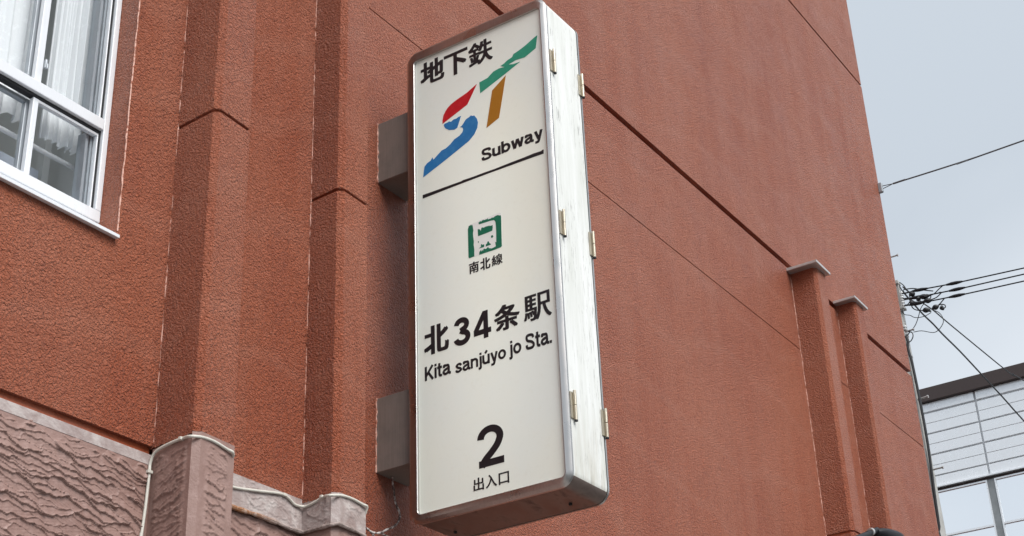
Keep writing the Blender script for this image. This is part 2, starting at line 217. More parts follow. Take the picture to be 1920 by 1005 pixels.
M['dark_gap'] = mat('dark_gasket', (0.012, 0.012, 0.014), 0.7)
def m_side():
    m = mat('chalky_white_side', (0.78, 0.79, 0.77), 0.55); g = G(m)
    a = g.noise(1.0, 4, 0.7, g.pos((95, 95, 9))); b = g.noise(2.5, 4, 0.6, g.pos((3, 3, 1)))
    fl = g.mathn('MULTIPLY', g.ramp(a, [(0.565, (0, 0, 0)), (0.62, (1, 1, 1))]), g.ramp(b, [(0.38, (0.0,)*3), (0.58, (1, 1, 1))]))
    c = g.mix(g.ramp(g.noise(1.0, 4, 0.6, g.pos((25, 25, 2))), [(0.3, (0, 0, 0)), (0.75, (1, 1, 1))]), (0.79, 0.80, 0.785), (0.62, 0.635, 0.59))
    x = g.n('ShaderNodeSeparateXYZ'); gg = g.n('ShaderNodeNewGeometry'); g.l(gg.outputs['Position'], x.inputs[0])
    low = g.ramp(g.mathn('SUBTRACT', x.outputs['Z'], 3.5), [(0.10, (1, 1, 1)), (0.50, (0, 0, 0))])
    grime = g.mathn('MULTIPLY', low, g.ramp(g.noise(1.0, 5, 0.7, g.pos((40, 40, 4))), [(0.35, (0, 0, 0)), (0.65, (1, 1, 1))]))
    c = g.mix(g.mathn('MULTIPLY', grime, 0.75), c, (0.45, 0.42, 0.34))
    c = g.mix(g.mathn('MULTIPLY', fl, 0.75), c, (0.34, 0.34, 0.32))
    g.l(c, g.b.inputs['Base Color'])
    return m
M['side'] = m_side()
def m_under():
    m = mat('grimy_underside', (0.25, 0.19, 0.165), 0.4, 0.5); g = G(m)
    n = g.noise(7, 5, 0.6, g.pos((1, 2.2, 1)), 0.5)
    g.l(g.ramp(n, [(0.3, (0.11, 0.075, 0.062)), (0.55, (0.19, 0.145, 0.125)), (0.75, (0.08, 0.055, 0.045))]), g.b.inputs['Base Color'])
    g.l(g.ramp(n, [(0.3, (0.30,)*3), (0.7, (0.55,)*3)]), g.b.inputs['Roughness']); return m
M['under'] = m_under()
def m_face():
    m = mat('opal_acrylic', (0.78, 0.78, 0.72), 0.30, spec=0.5); g = G(m)
    n = g.noise(1.6, 4, 0.5, g.pos((1, 1, 0.8))); n2 = g.noise(45, 4, 0.6)
    c = g.mix(g.ramp(n, [(0.35, (0, 0, 0)), (0.65, (1, 1, 1))]), (0.75, 0.79, 0.76), (0.80, 0.81, 0.72))
    c = g.mix(g.mathn('MULTIPLY', g.ramp(n2, [(0.55, (0, 0, 0)), (0.8, (1, 1, 1))]), 0.15), c, (0.60, 0.57, 0.48))
    g.l(c, g.b.inputs['Base Color'])
    # faint warm emission added to brighten the panel, strongest down the middle
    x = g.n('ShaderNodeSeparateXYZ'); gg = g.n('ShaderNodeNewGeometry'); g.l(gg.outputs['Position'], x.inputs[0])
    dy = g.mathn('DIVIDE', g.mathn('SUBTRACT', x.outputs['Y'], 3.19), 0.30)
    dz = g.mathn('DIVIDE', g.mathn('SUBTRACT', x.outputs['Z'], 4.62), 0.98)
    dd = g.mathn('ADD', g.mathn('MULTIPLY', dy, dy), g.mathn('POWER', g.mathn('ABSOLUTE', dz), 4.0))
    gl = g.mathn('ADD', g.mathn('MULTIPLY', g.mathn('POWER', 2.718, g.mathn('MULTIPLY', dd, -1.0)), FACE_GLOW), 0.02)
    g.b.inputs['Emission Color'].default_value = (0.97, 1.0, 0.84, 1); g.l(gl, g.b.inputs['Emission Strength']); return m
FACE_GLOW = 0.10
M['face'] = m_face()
def ink(name, c, worn=None):
    m = mat(name, c, 0.38); g = G(m)
    n = g.noise(30, 5, 0.7)
    g.l(g.mix(g.mathn('MULTIPLY', g.ramp(n, [(0.45, (0, 0, 0)), (0.8, (1, 1, 1))]), 0.45), c, worn or tuple(min(1, x*1.5+0.03) for x in c)), g.b.inputs['Base Color']); return m
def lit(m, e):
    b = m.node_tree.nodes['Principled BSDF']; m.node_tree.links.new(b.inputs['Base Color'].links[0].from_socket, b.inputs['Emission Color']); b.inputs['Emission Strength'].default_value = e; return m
M['black'] = ink('black_lettering', (0.012, 0.012, 0.016), (0.03, 0.03, 0.035))
M['red'] = ink('red_vinyl', (0.46, 0.008, 0.016)); M['brown'] = ink('ochre_vinyl', (0.33, 0.135, 0.012), (0.36, 0.17, 0.03))
M['green'] = ink('green_vinyl', (0.022, 0.235, 0.15), (0.07, 0.33, 0.23)); M['blue'] = ink('blue_vinyl', (0.015, 0.15, 0.38), (0.07, 0.27, 0.50))
M['icon'] = ink('dark_green_vinyl', (0.004, 0.115, 0.065)); M['plate'] = ink('ghost_vinyl', (0.72, 0.73, 0.70), (0.62, 0.62, 0.60))

for k_, e_ in (('red', .06), ('brown', .10), ('green', .10), ('blue', .08), ('icon', .15), ('plate', .12)): lit(M[k_], e_)   # emission added to brighten the vinyl along with the panel
def m_curtain():
    m = mat('lace_curtain', (0.93, 0.94, 0.95), 0.8); g = G(m)
    n = g.noise(38, 3, 0.6); n2 = g.noise(500, 1, 0.5)
    tr = g.n('ShaderNodeBsdfTransparent'); tl = g.n('ShaderNodeBsdfTranslucent'); tl.inputs[0].default_value = (0.85, 0.88, 0.9, 1)
    m1 = g.n('ShaderNodeMixShader'); m1.inputs[0].default_value = 0.15; g.l(g.b.outputs[0], m1.inputs[1]); g.l(tl.outputs[0], m1.inputs[2])
    m2 = g.n('ShaderNodeMixShader'); g.l(g.ramp(n, [(0.55, (0.10,)*3), (0.68, (0.02,)*3)]), m2.inputs[0])
    g.l(m1.outputs[0], m2.inputs[1]); g.l(tr.outputs[0], m2.inputs[2])
    g.l(m2.outputs[0], m.node_tree.nodes['Material Output'].inputs[0]); return m
M['curtain'] = m_curtain()
def m_glass(name='window_glass', tint=(0.86, 0.92, 0.93), boost=1.0):
    m = bpy.data.materials.new(name); m.use_nodes = True; g = G(m); t = m.node_tree
    tr = g.n('ShaderNodeBsdfTransparent'); tr.inputs[0].default_value = (*tint, 1)
    gl = g.n('ShaderNodeBsdfGlossy'); gl.inputs['Roughness'].default_value = 0.02
    fr = g.n('ShaderNodeFresnel'); fr.inputs[0].default_value = 1.52
    mxs = g.n('ShaderNodeMixShader'); ge = g.n('ShaderNodeNewGeometry'); g.l(g.mathn('MULTIPLY', g.mathn('MULTIPLY', fr.outputs[0], boost), g.mathn('SUBTRACT', 1.0, ge.outputs['Backfacing'])), mxs.inputs[0]); g.l(tr.outputs[0], mxs.inputs[1]); g.l(gl.outputs[0], mxs.inputs[2])
    g.l(mxs.outputs[0], t.nodes['Material Output'].inputs[0]); return m
M['glass'] = m_glass(boost=1.0, tint=(0.985, 0.995, 1.0))
M['interior'] = mat('interior_plaster', (0.82, 0.83, 0.80), 0.8)
M['interior_grey'] = mat('interior_grey_blue', (0.66, 0.71, 0.80), 0.8)
M['tube'] = mat('white_tension_rod', (0.78, 0.78, 0.78), 0.3)
M['cable_white'] = ink('dirty_white_cable', (0.62, 0.60, 0.54), (0.42, 0.40, 0.35))
def m_oldc():
    m = mat('flaking_cable', (0.4, 0.35, 0.33), 0.7); g = G(m)
    n = g.noise(55, 3, 0.6)
    g.l(g.ramp(n, [(0.44, (0.10, 0.065, 0.055)), (0.52, (0.34, 0.27, 0.25)), (0.60, (0.66, 0.62, 0.60))]), g.b.inputs['Base Color']); return m
M['old_cable'] = m_oldc()
M['wire'] = mat('black_wire', (0.018, 0.020, 0.024), 0.5)
M['wire_grey'] = mat('grey_wire', (0.10, 0.11, 0.12), 0.5)
M['black_metal'] = mat('black_lamp_metal', (0.010, 0.011, 0.014), 0.5, 0.0, 0.3)
M['porcelain'] = mat('white_porcelain', (0.62, 0.64, 0.65), 0.25)
def m_conc(name, c, s=5):
    m = mat(name, c, 0.85); g = G(m)
    g.l(g.mix(g.ramp(g.noise(s, 6, 0.65), [(0.3, (0, 0, 0)), (0.7, (1, 1, 1))]), tuple(x*0.75 for x in c), tuple(min(1, x*1.15) for x in c)), g.b.inputs['Base Color'])
    g.l(g.bump(g.noise(s*14, 4, 0.6), 0.002), g.b.inputs['Normal']); return m
M['concrete'] = m_conc('pole_concrete', (0.40, 0.40, 0.385))
M['asphalt'] = m_conc('asphalt', (0.055, 0.055, 0.057), 3); M['paving'] = m_conc('paving', (0.28, 0.275, 0.26), 3)
M['kerb'] = m_conc('kerb_concrete', (0.34, 0.335, 0.32), 4); M['paint_white'] = m_conc('road_paint', (0.72, 0.72, 0.70), 9)
M['far_panel'] = m_alu('pale_metal_panel', (0.88, 0.90, 0.92), 0.3, 0.45, streakx=(2, 2, 0.3), amt=0.04)
M['far_dark'] = mat('dark_brown_fascia', (0.050, 0.034, 0.032), 0.6)
M['far_gap'] = mat('far_joint_grey', (0.62, 0.64, 0.66), 0.8)
M['far_mull'] = m_conc('far_mullion_grey', (0.27, 0.29, 0.30), 3)
M['far_glass'] = mat('sky_reflecting_glass', (0.28, 0.31, 0.34), 0.05, 1.0)
M['far_glass'].node_tree.nodes['Principled BSDF'].inputs['Base Color'].default_value = (0.93, 0.95, 0.97, 1)

# ------------------------------------------------------------------ builders
class MB:
    def __init__(s): s.v = []; s.f = []
    def poly(s, pts):
        i = len(s.v); s.v += [tuple(p) for p in pts]; s.f.append(tuple(range(i, i+len(pts)))); return s
    def box(s, x0, x1, y0, y1, z0, z1):
        i = len(s.v)
        s.v += [(x, y, z) for x in (x0, x1) for y in (y0, y1) for z in (z0, z1)]
        for q in ((0, 1, 3, 2), (4, 6, 7, 5), (0, 4, 5, 1), (2, 3, 7, 6), (0, 2, 6, 4), (1, 5, 7, 3)): s.f.append(tuple(i+k for k in q))
        return s
    def prism_z(s, plan, z0, z1):
        n = len(plan); i = len(s.v)
        s.v += [(x, y, z0) for x, y in plan] + [(x, y, z1) for x, y in plan]
        for k in range(n): s.f.append((i+k, i+(k+1) % n, i+n+(k+1) % n, i+n+k))
        s.f.append(tuple(i+k for k in range(n))[::-1]); s.f.append(tuple(i+n+k for k in range(n))); return s
    def prism_x(s, yz, x0, x1):
        n = len(yz); i = len(s.v)
        s.v += [(x0, y, z) for y, z in yz] + [(x1, y, z) for y, z in yz]
        for k in range(n): s.f.append((i+k, i+(k+1) % n, i+n+(k+1) % n, i+n+k))
        s.f.append(tuple(i+k for k in range(n))[::-1]); s.f.append(tuple(i+n+k for k in range(n))); return s
    def loft(s, rings, close=True, caps=True):
        n = len(rings[0]); i = len(s.v)
        for r in rings: s.v += [tuple(p) for p in r]
        for a in range(len(rings)-1):
            for k in range(n if close else n-1):
                s.f.append((i+a*n+k, i+a*n+(k+1) % n, i+(a+1)*n+(k+1) % n, i+(a+1)*n+k))
        if caps:
            s.f.append(tuple(i+k for k in range(n))[::-1]); s.f.append(tuple(i+(len(rings)-1)*n+k for k in range(n)))
        return s
    def tube(s, pts, r, n=8, smooth_sub=1, rfun=None):
        P = [Vector(p) for p in pts]
        if smooth_sub > 1:                                     # catmull-rom
            Q = []
            E_ = [P[0]*2-P[1]] + P + [P[-1]*2-P[-2]]
            for k in range(1, len(E_)-2):
                for j in range(smooth_sub):
                    t = j/smooth_sub; a, b, c, d = E_[k-1:k+3]
                    Q.append(0.5*((2*b)+(c-a)*t+(2*a-5*b+4*c-d)*t*t+(3*b-a-3*c+d)*t**3))
            Q.append(P[-1]); P = Q
        rings = []; up = None
        for k, p in enumerate(P):
            t = (P[min(k+1, len(P)-1)]-P[max(k-1, 0)])
            if t.length < 1e-9: t = Vector((0, 0, 1))
            t.normalize()
            if up is None: up = t.orthogonal().normalized()
            up = (up-t*up.dot(t)); up = up.normalized() if up.length > 1e-6 else t.orthogonal().normalized()
            sd = t.cross(up); rr = r if rfun is None else rfun(k/(len(P)-1))
            rings.append([p+(up*math.cos(2*math.pi*j/n)+sd*math.sin(2*math.pi*j/n))*rr for j in range(n)])
        return s.loft(rings)
    def lathe(s, c, prof, n=24, axis='z'):
        rings = []
        for r, h in prof:
            ring = []
            for j in range(n):
                a = 2*math.pi*j/n; u, v = r*math.cos(a), r*math.sin(a)
                ring.append((c[0]+u, c[1]+v, c[2]+h) if axis == 'z' else (c[0]+u, c[1]+h, c[2]+v) if axis == 'y' else (c[0]+h, c[1]+u, c[2]+v))
            rings.append(ring)
        return s.loft(rings)

def tag(o, label=None, cat=None, group=None, kind=None):
    if label: o['label'] = label
    if cat: o['category'] = cat
    if group: o['group'] = group
    if kind: o['kind'] = kind
    return o
def empty(name, loc, label, cat, group=None):
    o = bpy.data.objects.new(name, None); o.empty_display_size = 0.2; o.location = loc; col.objects.link(o)
    o['root'] = 1; del o['root']
    return tag(o, label, cat, group)
def wloc(o):
    v = Vector(o.location)
    while o.parent: o = o.parent; v += Vector(o.location)
    return v
def obj(name, mb, m, parent=None, bevel=0.0, smooth=False, loc=None, segs=2, ang=38):
    """link one mesh object whose vertices were given in world metres"""
    me = bpy.data.meshes.new(name)
    off = Vector(loc) if loc is not None else (wloc(parent) if parent else Vector((0, 0, 0)))
    me.from_pydata([(a-off.x, b-off.y, c-off.z) for a, b, c in mb.v], [], mb.f)
    bm = bmesh.new(); bm.from_mesh(me); bmesh.ops.recalc_face_normals(bm, faces=bm.faces)
    if bevel > 0:
        es = [e for e in bm.edges if len(e.link_faces) == 2 and e.calc_face_angle(0) > 0.6]
        bmesh.ops.bevel(bm, geom=es, offset=bevel, segments=segs, profile=0.5, affect='EDGES', clamp_overlap=True)
    bm.to_mesh(me); bm.free()
    if isinstance(m, (list, tuple)):
        for q in m: me.materials.append(q)
    else: me.materials.append(m)
    o = bpy.data.objects.new(name, me); col.objects.link(o)
    if parent:
        o.parent = parent
        if loc is not None: o.location = off-wloc(parent)
    elif loc is not None: o.location = off
    if smooth:
        for p in me.polygons: p.use_smooth = True
        me.set_sharp_from_angle(angle=math.radians(ang))
    return o

# ------------------------------------------------------------------ ground
tag(obj('ground', MB().poly([(-400, -400, -0.13), (400, -400, -0.13), (400, 400, -0.13), (-400, 400, -0.13)]), M['asphalt']), kind='structure')
tag(obj('road', MB().box(-120, 120, -7.0, 0.95, -0.12, -0.005), M['asphalt']), kind='structure')
tag(obj('pavement', MB().box(-120, 120, 1.10, 3.78, -0.12, 0.12), M['paving']), kind='structure')
tag(obj('kerb', MB().box(-120, 120, 0.951, 1.098, -0.12, 0.135), M['kerb'], bevel=0.012), kind='structure')
mb = MB()
for k in range(-12, 13): mb.box(k*9.0, k*9.0+5, -3.1, -2.95, -0.02, -0.001)
tag(obj('road_marking', mb, M['paint_white']), kind='structure')

# ------------------------------------------------------------------ red building
YW = 3.80
BX0, BX1 = -6.0, 12.343
B = empty('red_building', (BX0, YW, 0), 'red-brown stuccoed building with pilasters carrying the sign', 'building')
XS1 = 4.492                                            # right of the second pilaster the stucco runs on down
ZB = 3.600
# wall bands between recessed grooves; grooves are real recesses
grooves = [(6.2495, 6.2575, 0.010), (6.9216, 6.9726, 0.040), (10.012, 10.036, 0.025)]
WX0, WX1, WZ0, WZ1 = 1.25, 3.2697, 4.335, 6.15         # window opening
def wall_rect(mb, x0, x1, z0, z1, y=YW):
    mb.box(x0, x1, y, y+0.35, z0, z1)
mb = MB()
lev = [ZB] + [g for a in grooves for g in a[:2]] + [13.6]
bands = [(lev[i], lev[i+1]) for i in range(0, len(lev), 2)]
for bi, (z0, z1) in enumerate(bands):
    if bi == 0:
        mb.box(BX0, WX0, YW, YW+0.19, z0, z1); mb.box(WX0, WX1, YW, YW+0.19, z0, WZ0)
        mb.box(WX0, WX1, YW, YW+0.19, WZ1, z1); mb.box(WX1, XS1, YW, YW+0.19, z0, z1)
        mb.box(XS1, BX1, YW, YW+0.19, 1.2, z1)
    else: mb.box(BX0, BX1, YW, YW+0.19, z0, z1)
# remove the inner faces between touching boxes
wall = obj('wall', mb, M['stucco'], B)
bm = bmesh.new(); bm.from_mesh(wall.data)
bmesh.ops.remove_doubles(bm, verts=bm.verts, dist=1e-5)
seen = {}
for f in list(bm.faces):
    k = tuple(sorted(v.index for v in f.verts)); seen.setdefault(k, []).append(f)
dele = [f for fs in seen.values() if len(fs) > 1 for f in fs]
bmesh.ops.delete(bm, geom=dele, context='FACES'); bm.to_mesh(wall.data); bm.free()
mb = MB()
for z0, z1, d in grooves: mb.box(BX0+0.01, BX1-d, YW+d, YW+0.20, z0-0.01, z1+0.01)
obj('wall_groove', mb, M['stucco_smooth'], B)
mb = MB(); mb.box(BX0, BX1, YW+0.20, 16.0, 13.55, 13.6); mb.box(BX0, BX0+0.3, YW+0.20, 16, 0, 13.5); mb.box(BX1-0.3, BX1, YW+0.20, 16, 0, 13.5)
mb.box(BX0, BX1, 15.7, 16, 0, 13.5)
obj('rear_wall', mb, M['stucco'], B)
# red strip recessed below the stucco edge of the left bay
obj('base_strip', MB().box(BX0, 3.523, YW+0.020, YW+0.2, 3.562, ZB+0.004), M['stucco_smooth'], B)
obj('lower_wall', MB().box(XS1+0.001, BX1, YW+0.004, YW+0.2, 0.0, 1.2), M['grey_plaster'], B)

def pilaster(plan, z0, segs, gd=0.012):
    """segs: list of z heights; even gaps are real recessed grooves"""
    mb = MB()
    for a, b in segs: mb.prism_z(plan, a, b)
    o = obj('pilaster', mb, M['stucco'], B, bevel=0.0035, segs=2)
    if len(segs) > 1:
        pts = [(plan[0][0], plan[0][1])] + [(plan[1][0]+gd, plan[1][1]+gd*0.6), (plan[2][0]+gd*0.5, plan[2][1]+gd), (plan[3][0]-gd*0.4, plan[3][1]+gd), (plan[4][0]-gd*0.4, plan[4][1])]
        pts[0] = (plan[0][0]+gd, plan[0][1])
        mb = MB()
        for (a, b), (c, d) in zip(segs[:-1], segs[1:]): mb.prism_z(pts, b-0.01, c+0.01)
        obj('groove', mb, M['stucco_smooth'], o)
    return o
P1 = [(3.523, 3.83), (3.511, 3.600), (3.533, 3.580), (3.705, 3.588), (3.705, 3.83)]
P2 = [(4.317, 3.83), (4.308, 3.645), (4.333, 3.623), (4.494, 3.629), (4.494, 3.83)]
P3 = [(9.785, 3.83), (9.785, 3.618), (9.810, 3.594), (9.957, 3.590), (9.957, 3.83)]
P4 = [(10.680, 3.83), (10.685, 3.660), (10.708, 3.640), (10.862, 3.640), (10.862, 3.83)]
pilaster(P1, 3.6, [(3.607, 4.9275), (4.9405, 13.5)])
pilaster(P2, 3.6, [(3.609, 4.9665), (4.9795, 13.5)])
p3 = pilaster(P3, 1.2, [(1.2, 4.815), (4.832, 6.895)])
p4 = pilaster(P4, 1.2, [(1.2, 6.976)])
def cap(p, x0, x1, yf, z, th):
    mb = MB()
    A_ = [(x0, YW, z), (x0, yf, z), (x1, yf+0.004, z), (x1, YW, z)]
    B_ = [(x0+0.004, YW, z+th), (x0, yf, z+th-0.006), (x1, yf+0.004, z+th-0.006), (x1, YW, z+th)]
    mb.loft([A_, B_]); c = obj('cap', mb, M['cap'], p, bevel=0.003)
    return c
cap(p3, 9.715, 9.985, 3.552, 6.880, 0.027); cap(p4, 10.622, 10.905, 3.612, 6.962, 0.026)
# worn beads of paint along the inner corners
def bead(x, y, z0, z1, r=0.0029, seed=0):
    rnd = random.Random(seed); pts = []; z = z0
    while z < z1:
        pts.append((x+rnd.uniform(-.0012, .0012), y+rnd.uniform(-.001, .001), z)); z += rnd.uniform(.02, .05)
    rs = [r*rnd.choice((0.25, 0.8, 0.9, 1.1, 1.3)) for _ in pts]
    obj('corner_bead', MB().tube(pts, r, 6, rfun=lambda t: rs[min(len(rs)-1, int(t*len(rs)))]), M['bead'], B)
bead(3.523, 3.7985, 3.61, 7, seed=1); bead(4.317, 3.7985, 3.62, 7, seed=2); bead(9.785, 3.7985, 2.5, 6.87, 0.003, 3); bead(10.682, 3.7985, 2.5, 6.95, 0.003, 4)
bead(3.2697, 3.8005, 4.36, 6.1, 0.003, 5)

# window reveal (smooth painted)
mb = MB(); mb.box(WX1-0.0005, WX1+0.02, YW+0.003, YW+0.188, WZ0, WZ1)
obj('reveal', mb, M['stucco'], B)

# ---- rippled trowelled plaster cladding
def ripples(U, V, cu, cv, seed, mu=0.02, mv=0.02, amp=0.006, ulen=1, vlen=1, tilt=0.25):
    rng = np.random.default_rng(seed)
    wu = 0.30*cu*np.sin(V*23+seed)+0.15*cu*np.sin(V*61+U*9+2)
    wv = 0.5*cv*np.sin(U*7+seed*1.7)+0.22*cv*np.sin(U*23+V*19)+0.14*cv*np.sin(U*71+V*47)+0.07*cv*np.sin(U*163+V*90)
    u = (U+wu)/cu; v = (V+wv+tilt*U)/cv
    iu = np.floor(u).astype(int); iv = np.floor(v).astype(int)
    nu, nv = 64, 256
    jx = rng.random((nu, nv)); jy = rng.random((nu, nv)); hh = rng.random((nu, nv))
    f1 = np.full(U.shape, 9.0); f2 = np.full(U.shape, 9.0); oy = np.zeros(U.shape); hc = np.zeros(U.shape)
    for a in (-1, 0, 1):
        for b in (-2, -1, 0, 1, 2):
            cx_, cy_ = (iu+a) % nu, (iv+b) % nv
            dx = iu+a+jx[cx_, cy_]-u; dy = iv+b+jy[cx_, cy_]-v
            d = np.sqrt(dx*dx+dy*dy)
            closer = d < f1
            f2 = np.where(closer, f1, np.minimum(f2, d)); oy = np.where(closer, -dy, oy); hc = np.where(closer, hh[cx_, cy_], hc); f1 = np.where(closer, d, f1)
    edge = np.clip((f2-f1), 0, 1)
    h = amp*(0.75*np.exp(-edge/0.05)*(0.25+0.85*hc)+0.55*np.clip(0.5-oy*0.95, 0, 1.2)*(0.15+0.85*hc)+0.18*hc)
    h += 0.0006*np.sin(U*190+3*np.sin(V*130))*np.sin(V*260+U*50)
    m = np.clip((U-mu)/0.014, 0, 1)*np.clip((ulen-mu-U)/0.014, 0, 1)
    # ragged top margin
    top = vlen-mv-0.010*np.sin(U*37+seed)-0.008*np.sin(U*91)
    m *= np.clip((top-V)/0.016, 0, 1)
    return h*m
def cladding(name, p0, p1, z0, z1, cu, cv, seed, parent, mu=0.02, mv=0.02, amp=0.006, step=0.004, m='stone', tilt=0.25, thick=0.03):
    p0 = np.array(p0); p1 = np.array(p1); ul = float(np.linalg.norm(p1-p0)); d = (p1-p0)/ul; nrm = np.array([d[1], -d[0]])
    nu = max(2, int(ul/step)+1); nv = max(2, int((z1-z0)/step)+1)
    us = np.linspace(0, ul, nu); vs = np.linspace(0, z1-z0, nv); U, V = np.meshgrid(us, vs, indexing='ij')
    H = ripples(U, V, cu, cv, seed, mu, mv, amp, ul, z1-z0, tilt) if amp > 0 else np.zeros(U.shape)
    X = p0[0]+d[0]*U+nrm[0]*H; Y = p0[1]+d[1]*U+nrm[1]*H; Z = z0+V
    off = wloc(parent)
    vv = np.stack([X-off.x, Y-off.y, Z-off.z], -1).reshape(-1, 3)
    idx = np.arange(nu*nv).reshape(nu, nv)
    ff = np.stack([idx[:-1, :-1], idx[1:, :-1], idx[1:, 1:], idx[:-1, 1:]], -1).reshape(-1, 4)
    me = bpy.data.meshes.new(name); me.from_pydata(vv.tolist(), [], ff.tolist())
    me.polygons.foreach_set('use_smooth', [True]*len(me.polygons))
    me.materials.append(M[m]); o = bpy.data.objects.new(name, me); col.objects.link(o); o.parent = parent
    return o
ST = obj('stone_base', MB().box(BX0, 3.60, YW+0.010, YW+0.3, 0.0, 3.560).box(3.60, 4.40, YW+0.012, YW+0.3, 0.0, 3.606), M['stone'], B)
cladding('ripple_panel', (2.45, 3.800), (3.523, 3.800), 2.95, 3.566, 0.135, 0.0235, 3, ST, mu=0.014, mv=0.045, amp=0.0112, tilt=0.14, step=0.0022)
cladding('ripple_panel', (1.2, 3.800), (2.449, 3.800), 2.75, 3.566, 0.150, 0.027, 3, ST, mu=0.0, mv=0.045, amp=0.0105, tilt=0.14, step=0.006)
cladding('ripple_panel', (2.45, 3.800), (3.523, 3.800), 2.50, 2.949, 0.150, 0.027, 4, ST, mu=0.014, mv=0.0, amp=0.0105, tilt=0.14, step=0.006)
# grey unpainted margin along the top of the left bay
obj('grey_margin', MB().box(1.9, 3.52, YW-0.0015, YW+0.01, 3.528, 3.5675), M['grey_plaster'], ST, bevel=0.001)
G1 = [(3.521, 3.80), (3.5085, 3.598), (3.531, 3.577), (3.706, 3.585), (3.706, 3.80)]
G2 = [(4.315, 3.80), (4.3055, 3.643), (4.331, 3.620), (4.496, 3.626), (4.496, 3.80)]
cladding('ripple_panel', G1[0], G1[1], 2.75, 3.590, 0.11, 0.026, 5, ST, mu=0.018, mv=0.03, amp=0.010, step=0.0035, tilt=-0.2)
cladding('corner_strip', G1[1], G1[2], 2.75, 3.604, 1, 1, 0, ST, amp=0)
cladding('ripple_panel', G1[2], G1[3], 2.75, 3.606, 0.10, 0.026, 8, ST, mu=0.028, mv=0.045, amp=0.010, step=0.0035, tilt=0.2)
cladding('corner_strip', G1[3], G1[4], 2.75, 3.606, 1, 1, 0, ST, amp=0)
ZL = 3.487
def cap_top(G, z):
    return MB().poly([(x, y, z) for x, y in G])
obj('base_top', cap_top(G1, 3.606), M['grey_plaster'], ST)
# second bay: paler upper band, lip, rougher wall below
cladding('upper_band', (3.706, 3.797), (4.315, 3.797), ZL, 3.618, 0.14, 0.030, 11, ST, mu=0.01, mv=0.01, amp=0.006, step=0.0035, m='grey_plaster', tilt=0.1)
cladding('upper_band', G2[0], G2[1], ZL, 3.612, 0.08, 0.026, 12, ST, mu=0.012, mv=0.02, amp=0.005, step=0.0035, m='grey_plaster')
cladding('upper_band', G2[1], G2[2], ZL, 3.612, 1, 1, 0, ST, amp=0, m='grey_plaster')
cladding('upper_band', G2[2], G2[3], ZL, 3.612, 0.09, 0.024, 13, ST, mu=0.022, mv=0.03, amp=0.005, step=0.0035, m='grey_plaster', tilt=0.3)
cladding('upper_band', G2[3], G2[4], ZL, 3.612, 1, 1, 0, ST, amp=0, m='grey_plaster')
off = 0.010
cladding('ripple_panel', (3.706, 3.812), (4.325, 3.812), 2.75, ZL+0.01, 0.13, 0.026, 15, ST, mu=0.01, mv=0.0, amp=0.009, step=0.0035)
cladding('ripple_panel', (4.323, 3.812), (4.3155, 3.651), 2.75, ZL+0.01, 0.08, 0.024, 16, ST, mu=0.012, mv=0.0, amp=0.005, step=0.0035)
cladding('corner_strip', (4.3155, 3.651), (4.338, 3.630), 2.75, ZL+0.01, 1, 1, 0, ST, amp=0)
cladding('ripple_panel', (4.338, 3.630), (4.490, 3.635), 2.75, ZL+0.01, 0.09, 0.024, 17, ST, mu=0.02, mv=0.0, amp=0.005, step=0.0035)
cladding('corner_strip', (4.490, 3.635), (4.490, 3.80), 2.75, ZL+0.01, 1, 1, 0, ST, amp=0)
def lip_path():
    P = [(3.706, 3.797)]+[tuple(np.array((3.706, 3.797))*(1-t)+np.array((4.300, 3.797))*t) for t in (.1, .2, .3, .4, .5, .6, .7, .8, .9, .97)]
    P += [(4.313, 3.785), (4.309, 3.74), (4.307, 3.69), (4.305, 3.650), (4.318, 3.629), (4.333, 3.618), (4.38, 3.620), (4.44, 3.623), (4.492, 3.626)]
    return P
LP = lip_path(); rnd = random.Random(4)
pts = [(x, y-0.001, ZL+0.004-0.012*i/len(LP)+rnd.uniform(-.003, .003)) for i, (x, y) in enumerate(LP)]
obj('lip', MB().tube(pts, 0.009, 8, 3, rfun=lambda t: 0.010+0.0025*math.sin(t*61)*math.cos(t*23)-0.003*t), M['rust'], ST, smooth=True)
# ragged lower edges of the red paint over the plaster
def ragged(p0, p1, z, seed, depth=0.012, th=0.003):
    rnd = random.Random(seed); p0 = np.array(p0); p1 = np.array(p1); ul = np.linalg.norm(p1-p0); n = max(3, int(ul/0.008)); d = (p1-p0)/ul; nr = np.array([d[1], -d[0]])
    top, bot = [], []
    for k in range(n+1):
        q = p0+(p1-p0)*k/n; lo = z-depth*(0.35+0.65*rnd.random())
        bot.append((q, lo)); top.append((q, z+0.012))
    A_ = [(*(q+nr*th), zz) for q, zz in top]+[(*(q+nr*th*0.7), zz) for q, zz in bot][::-1]
    B_ = [(*(q-nr*0.004), zz) for q, zz in top]+[(*(q-nr*0.004), zz) for q, zz in bot][::-1]
    return A_, B_
mb = MB()
for i, (a, b, z) in enumerate([(P1[0], P1[1], 3.604), (P1[1], P1[2], 3.612), (P1[2], P1[3], 3.612), ((3.706, 3.80), (4.31, 3.80), 3.618), (P2[0], P2[1], 3.611), (P2[1], P2[2], 3.613), (P2[2], P2[3], 3.612)]):
    A_, B_ = ragged(a, b, z, 20+i); mb.loft([A_, B_])
obj('paint_edge', mb, M['stucco'], B)

